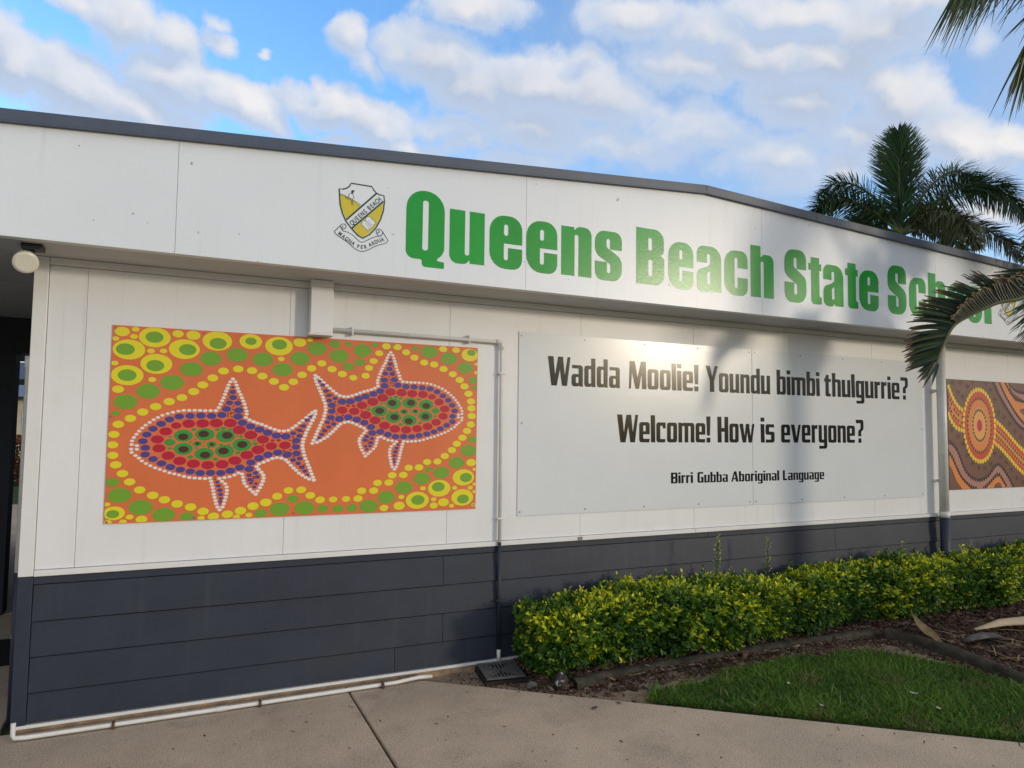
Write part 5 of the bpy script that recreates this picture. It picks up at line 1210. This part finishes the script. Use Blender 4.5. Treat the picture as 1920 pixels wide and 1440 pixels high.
frond(pb, rel(c, RX_+.15, [(0, 0), (.45, .75), (.9, 1.15), (1.3, 1.2), (1.7, .95)]), 75, .46, .022, plume=1.0, droop=.35, fwd=.7, bare=.1, r0=.03)
frond(pb, rel(c, RX_+2.9, [(0, 0), (.35, .60), (.75, .95), (1.1, 1.0), (1.35, .8)]), 62, .42, .022, plume=1.0, droop=.35, fwd=.7, bare=.1, r0=.03)
frond(pb, rel(c, RX_+1.7, [(0, 0), (.5, .5), (1.1, .7), (1.6, .4), (2.0, -.2)]), 80, .40, .030, plume=1.0, droop=.3, fwd=.7, bare=.1, r0=.03)
frond(pb, rel(c, RX_-1.3, [(0, 0), (.5, .2), (1.0, .1), (1.3, -.2), (1.5, -.6)]), 80, .38, .030, plume=1.0, droop=.3, fwd=.7, bare=.1, r0=.03, color=(.06, .075, .025))

# palm in the bed at the right, its crown just outside the picture
pf = thing('palm_tree', 'near palm reaching in from the right with drooping brown tipped fronds', 'palm tree', group='palms around the building')
c2 = Vector((7.0, -2.2, 3.5))
trunk(pf, c2.x, c2.y, 0, 2.9, .13, .75)
NV = Vector((.426, .905, 0)).normalized()          # the near frond hangs roughly broadside to the path
def hanging_frond(parent, pts, n1, L1, n2, L2, t0=.30):
    C_ = bez(pts, 40); mb = MB()
    mb.tube(C_, [.020*(1-.80*i/39)+.003 for i in range(40)], 8, col=(.13, .14, .06))
    def loc(t):
        u = t*39; k = min(int(u), 38); T = (C_[k+1]-C_[k]).normalized()
        return C_[k].lerp(C_[k+1], u-k), T, NV.cross(T).normalized()
    sg = 1 if NV.cross(Vector((-.9, .4, 0))).z > 0 else -1
    for i in range(n1):                              # long dark far row
        t = t0 + (.985-t0)*(i+.5)/n1; p, T, pe = loc(t); pe = pe*sg if True else pe
        if pe.z < 0 and t < .5: pe = -pe
        d = (T*(.55+rnd.gauss(0, .06)) + pe*.83 + NV*(.18+rnd.gauss(0, .10))).normalized()
        L = L1*(1 - .45*max(0, (t-.60)/.40))*rnd.uniform(.88, 1.08)
        leaflet(mb, p, d, -NV, L, .027*rnd.uniform(.8, 1.2), .16, tuple(c*.40 for c in palm_col()), (.17, .085, .040) if rnd.random() < .8 else (.09, .06, .04), 5, taper=.75)
    for i in range(n2):                              # short folded near row, paler underside
        t = t0 + (.72-t0)*(i+.5)/n2; p, T, pe = loc(t); pe = pe*sg
        if pe.z < 0 and t < .5: pe = -pe
        d = (T*.38 + pe + NV*-.16 + Vector((0, 0, rnd.gauss(0, .05)))).normalized()
        g_ = rnd.uniform(.8, 1.25); L = L2*(1.15-.75*max(0, (t-.45)/.27))*rnd.uniform(.85, 1.15)
        leaflet(mb, p - NV*.01, d, -NV, L, .030, -.04, (.019*g_, .026*g_, .014*g_), (.16, .12, .07), 3, taper=.35)
        q = p - NV*.01 + d*L                        # curled, dried end
        leaflet(mb, q, (d*.6 + T*.5 - NV*.4).normalized(), -NV, .035, .018, .3, (.17, .13, .08), None, 2, taper=.5)
    p, T, pe = loc(.985); pe = pe*sg
    for a, L, cc_ in ((-.75, .20, 0), (-.62, .28, 1), (-.48, .30, 0), (-.28, .32, 1), (-.15, .26, 0), (.02, .24, 1), (.10, .17, 0), (-.90, .22, 1), (-.40, .24, 0)):
        d = (T - pe*a*1.1 + NV*rnd.uniform(-.2, .2)).normalized()
        leaflet(mb, p, d, -NV, L*.78, .034, .12, tuple(c*.5 for c in palm_col()) if cc_ else (.03, .03, .016), (.17, .085, .040), 5, taper=.85)
    return mb.build('frond', M['palm'], parent)
hanging_frond(pf, [(7.0, -2.2, 3.5), (6.6, -2.06, 3.47), (6.296, -1.861, 3.144), (5.99, -1.674, 2.844), (5.776, -1.557, 2.777), (5.607, -1.46, 2.684), (5.472, -1.401, 2.589), (5.392, -1.364, 2.428), (5.332, -1.348, 2.292)], 125, .40, 38, .16)
def droop_frond(pts, n, L, W_, hang, seed=0, t0=.35, fan=1.0):
    """old frond whose leaflets hang from the rachis"""
    C_ = bez(pts, 30); mb = MB()
    mb.tube(C_, [.020*(1-.80*i/29)+.003 for i in range(30)], 8, col=(.09, .10, .05))
    for i in range(n):
        t = t0 + (1-t0)*(i+.5)/n; u = t*29; k = min(int(u), 28); p = C_[k].lerp(C_[k+1], u-k); T = (C_[k+1]-C_[k]).normalized()
        side = T.cross(Vector((0, 0, 1)))
        if side.length < .1: side = NV.copy()
        side.normalize()
        for s in (-1, 1):
            d = (T*(.55+.5*max(0, (t-.6)/.4)) + side*s*(.40+rnd.gauss(0, .12))*fan + Vector((0, 0, -hang+rnd.gauss(0, .15))) + rr*-rnd.uniform(0, .28)).normalized()
            nn = side if abs(d.dot(side)) < .8 else T
            leaflet(mb, p, d, -NV + Vector((0, 0, .1*s)), L*rnd.uniform(.75, 1.12)*(1-.3*max(0, (t-.8)/.2)), W_*rnd.uniform(.8, 1.2), .12, palm_col(), (.10, .075, .05) if rnd.random() < .4 else None, 5, taper=.93)
    return mb.build('frond', M['palm'], pf)
droop_frond([(7.0, -2.2, 3.5), (6.266, -2.398, 4.707), (5.661, -2.37, 5.217), (5.18, -2.268, 5.32), (4.90, -2.191, 5.16), (4.74, -2.12, 5.0)], 74, .80, .020, 1.05)
droop_frond([(7.0, -2.2, 3.5), (6.467, -2.372, 4.569), (6.114, -2.35, 5.052), (5.717, -2.274, 5.06), (5.36, -2.194, 4.731), (5.237, -2.116, 4.433)], 54, .66, .021, 1.2)
c2 = Vector((7.0, -2.2, 3.5))
frond(pf, [c2, (7.0, -2.0, 3.72), (6.906, -1.731, 3.515), (6.748, -1.523, 3.178), (6.60, -1.42, 2.85), (6.55, -1.38, 2.55)], 60, .36, .024, plume=.9, droop=.15, fwd=.6, bare=.2)
frond(pf, [c2, (7.133, -1.866, 3.95), (7.078, -1.502, 3.90), (6.98, -1.30, 3.68), (6.90, -1.22, 3.45)], 60, .40, .028, plume=.5, droop=.15, fwd=.8, bare=.2)
for az, pts_ in ((-.2, [(0, 0), (.6, .7), (1.2, 1.0), (1.8, .8), (2.2, .2)]), (.9, [(0, 0), (.6, .6), (1.2, .7), (1.8, .3), (2.1, -.4)]), (-1.4, [(0, 0), (.5, .7), (1.1, .9), (1.7, .5), (2.0, -.2)]),
                 (1.6, [(0, 0), (.15, 1.0), (.2, 1.8), (.2, 2.4)])):
    frond(pf, rel(c2, az, pts_), 60, .44, .034, plume=.7, droop=.25, fwd=.6, bare=.2)

# ---------------------------------------------------------------- garden seen through the breezeway
gp = MB().box(-40, 20, 9.0, 13.5, -.12, -.012).build('garden_path', M['concrete'], kind=S)
rh = thing('garden_hedge', 'reddish garden hedge far beyond the breezeway', 'hedge')
n = 9000
P = np.stack([nr.uniform(-12, 2, n), 19.5+nr.normal(0, .25, n), nr.uniform(0.0, 1.35, n)], 1)
N = np.stack([nr.normal(0, .5, n), -np.ones(n), nr.uniform(0, 1, n)], 1); N /= np.linalg.norm(N, axis=1)[:, None]
lf = leaf_cloud(P, N, nr.uniform(0, .6, n), .10, 'foliage', rh, 4)
a_ = lf.data.color_attributes['Col']; arr = np.zeros(len(lf.data.vertices)*4, dtype=np.float32); a_.data.foreach_get('color', arr)
arr = arr.reshape(-1, 4); arr[:, 0] = arr[:, 0]*1.6+.10; arr[:, 1] *= .45; a_.data.foreach_set('color', arr.ravel())
for i in range(10): MB().tube([(-11+i*1.3, 19.5, 0), (-11+i*1.3+.1, 19.5, .9)], [.03, .02], 6).build('stem', M['twig'], rh)
cw = thing('covered_walkway', 'dark blue roofed walkway crossing the garden beyond the breezeway', 'walkway')
MB().box(-14, 6, 14.0, 17, 2.72, 3.10).build('roof', M['farroof'], cw)
for i in range(4): MB().box(-12+i*3.2, -11.9+i*3.2, 14.1, 14.2, -.03, 2.719).build('post', M['dark'], cw)
fb_ = thing('far_building', 'far cream building with a blue roof beyond the breezeway', 'building')
MB().box(-16, 3, 32, 40, 0, 2.9).build('wall', M['farwall'], fb_)
MB().add([(-17, 31.2, 2.85), (4, 31.2, 2.85), (4, 36, 4.4), (-17, 36, 4.4), (-17, 41, 2.85), (4, 41, 2.85)], [(0, 1, 2, 3), (3, 2, 5, 4), (0, 3, 4), (1, 5, 2), (0, 4, 5, 1)]).build('roof', M['farroof'], fb_)
for i in range(8):
    w0 = -15+i*2.2
    f_ = MB().box(w0, w0+1.3, 31.95, 31.99, 1.0, 2.2).build('window', M['trim'], fb_)
    MB().box(w0+.06, w0+1.24, 31.935, 31.948, 1.06, 2.14).build('pane', M['glass'], f_)
tag(MB().box(-1.975, -1.94, 6.93, 6.97, 0, 2.6).build('timber_post', M['bark']), 'thin brown post standing at the far end of the breezeway', 'post')
tag(MB().box(-3.6, -.95, 1.35, 2.05, .001, .018).build('door_mat', M['mat'], bevel=.004), 'black rubber mat on the breezeway floor beside the building corner', 'mat')
# line of trees all round the school grounds, low on the horizon (mirrored in the sign)
tp, tn = [], []
for i in range(64):
    an = 2*math.pi*i/64; rr_ = rnd.uniform(62, 72); hh = rnd.uniform(5.0, 7.2)
    if math.cos(an) > .2 and abs(math.sin(an)) < .98: hh *= .8
    cx_, cy_ = 4+rr_*math.sin(an), rr_*math.cos(an)
    q = nr.normal(0, 1, (420, 3)); q /= np.linalg.norm(q, axis=1)[:, None]; q *= nr.uniform(.6, 1, (420, 1))**.33
    tp.append(q*np.array([4.6, 4.6, hh*.5]) + np.array([cx_, cy_, hh*.52])); tn.append(q + nr.normal(0, .3, q.shape))
P = np.concatenate(tp); N = np.concatenate(tn); N /= np.linalg.norm(N, axis=1)[:, None]
tl_ = leaf_cloud(P, N, nr.uniform(0, .35, len(P)), .75, 'tree_line', None, 3)
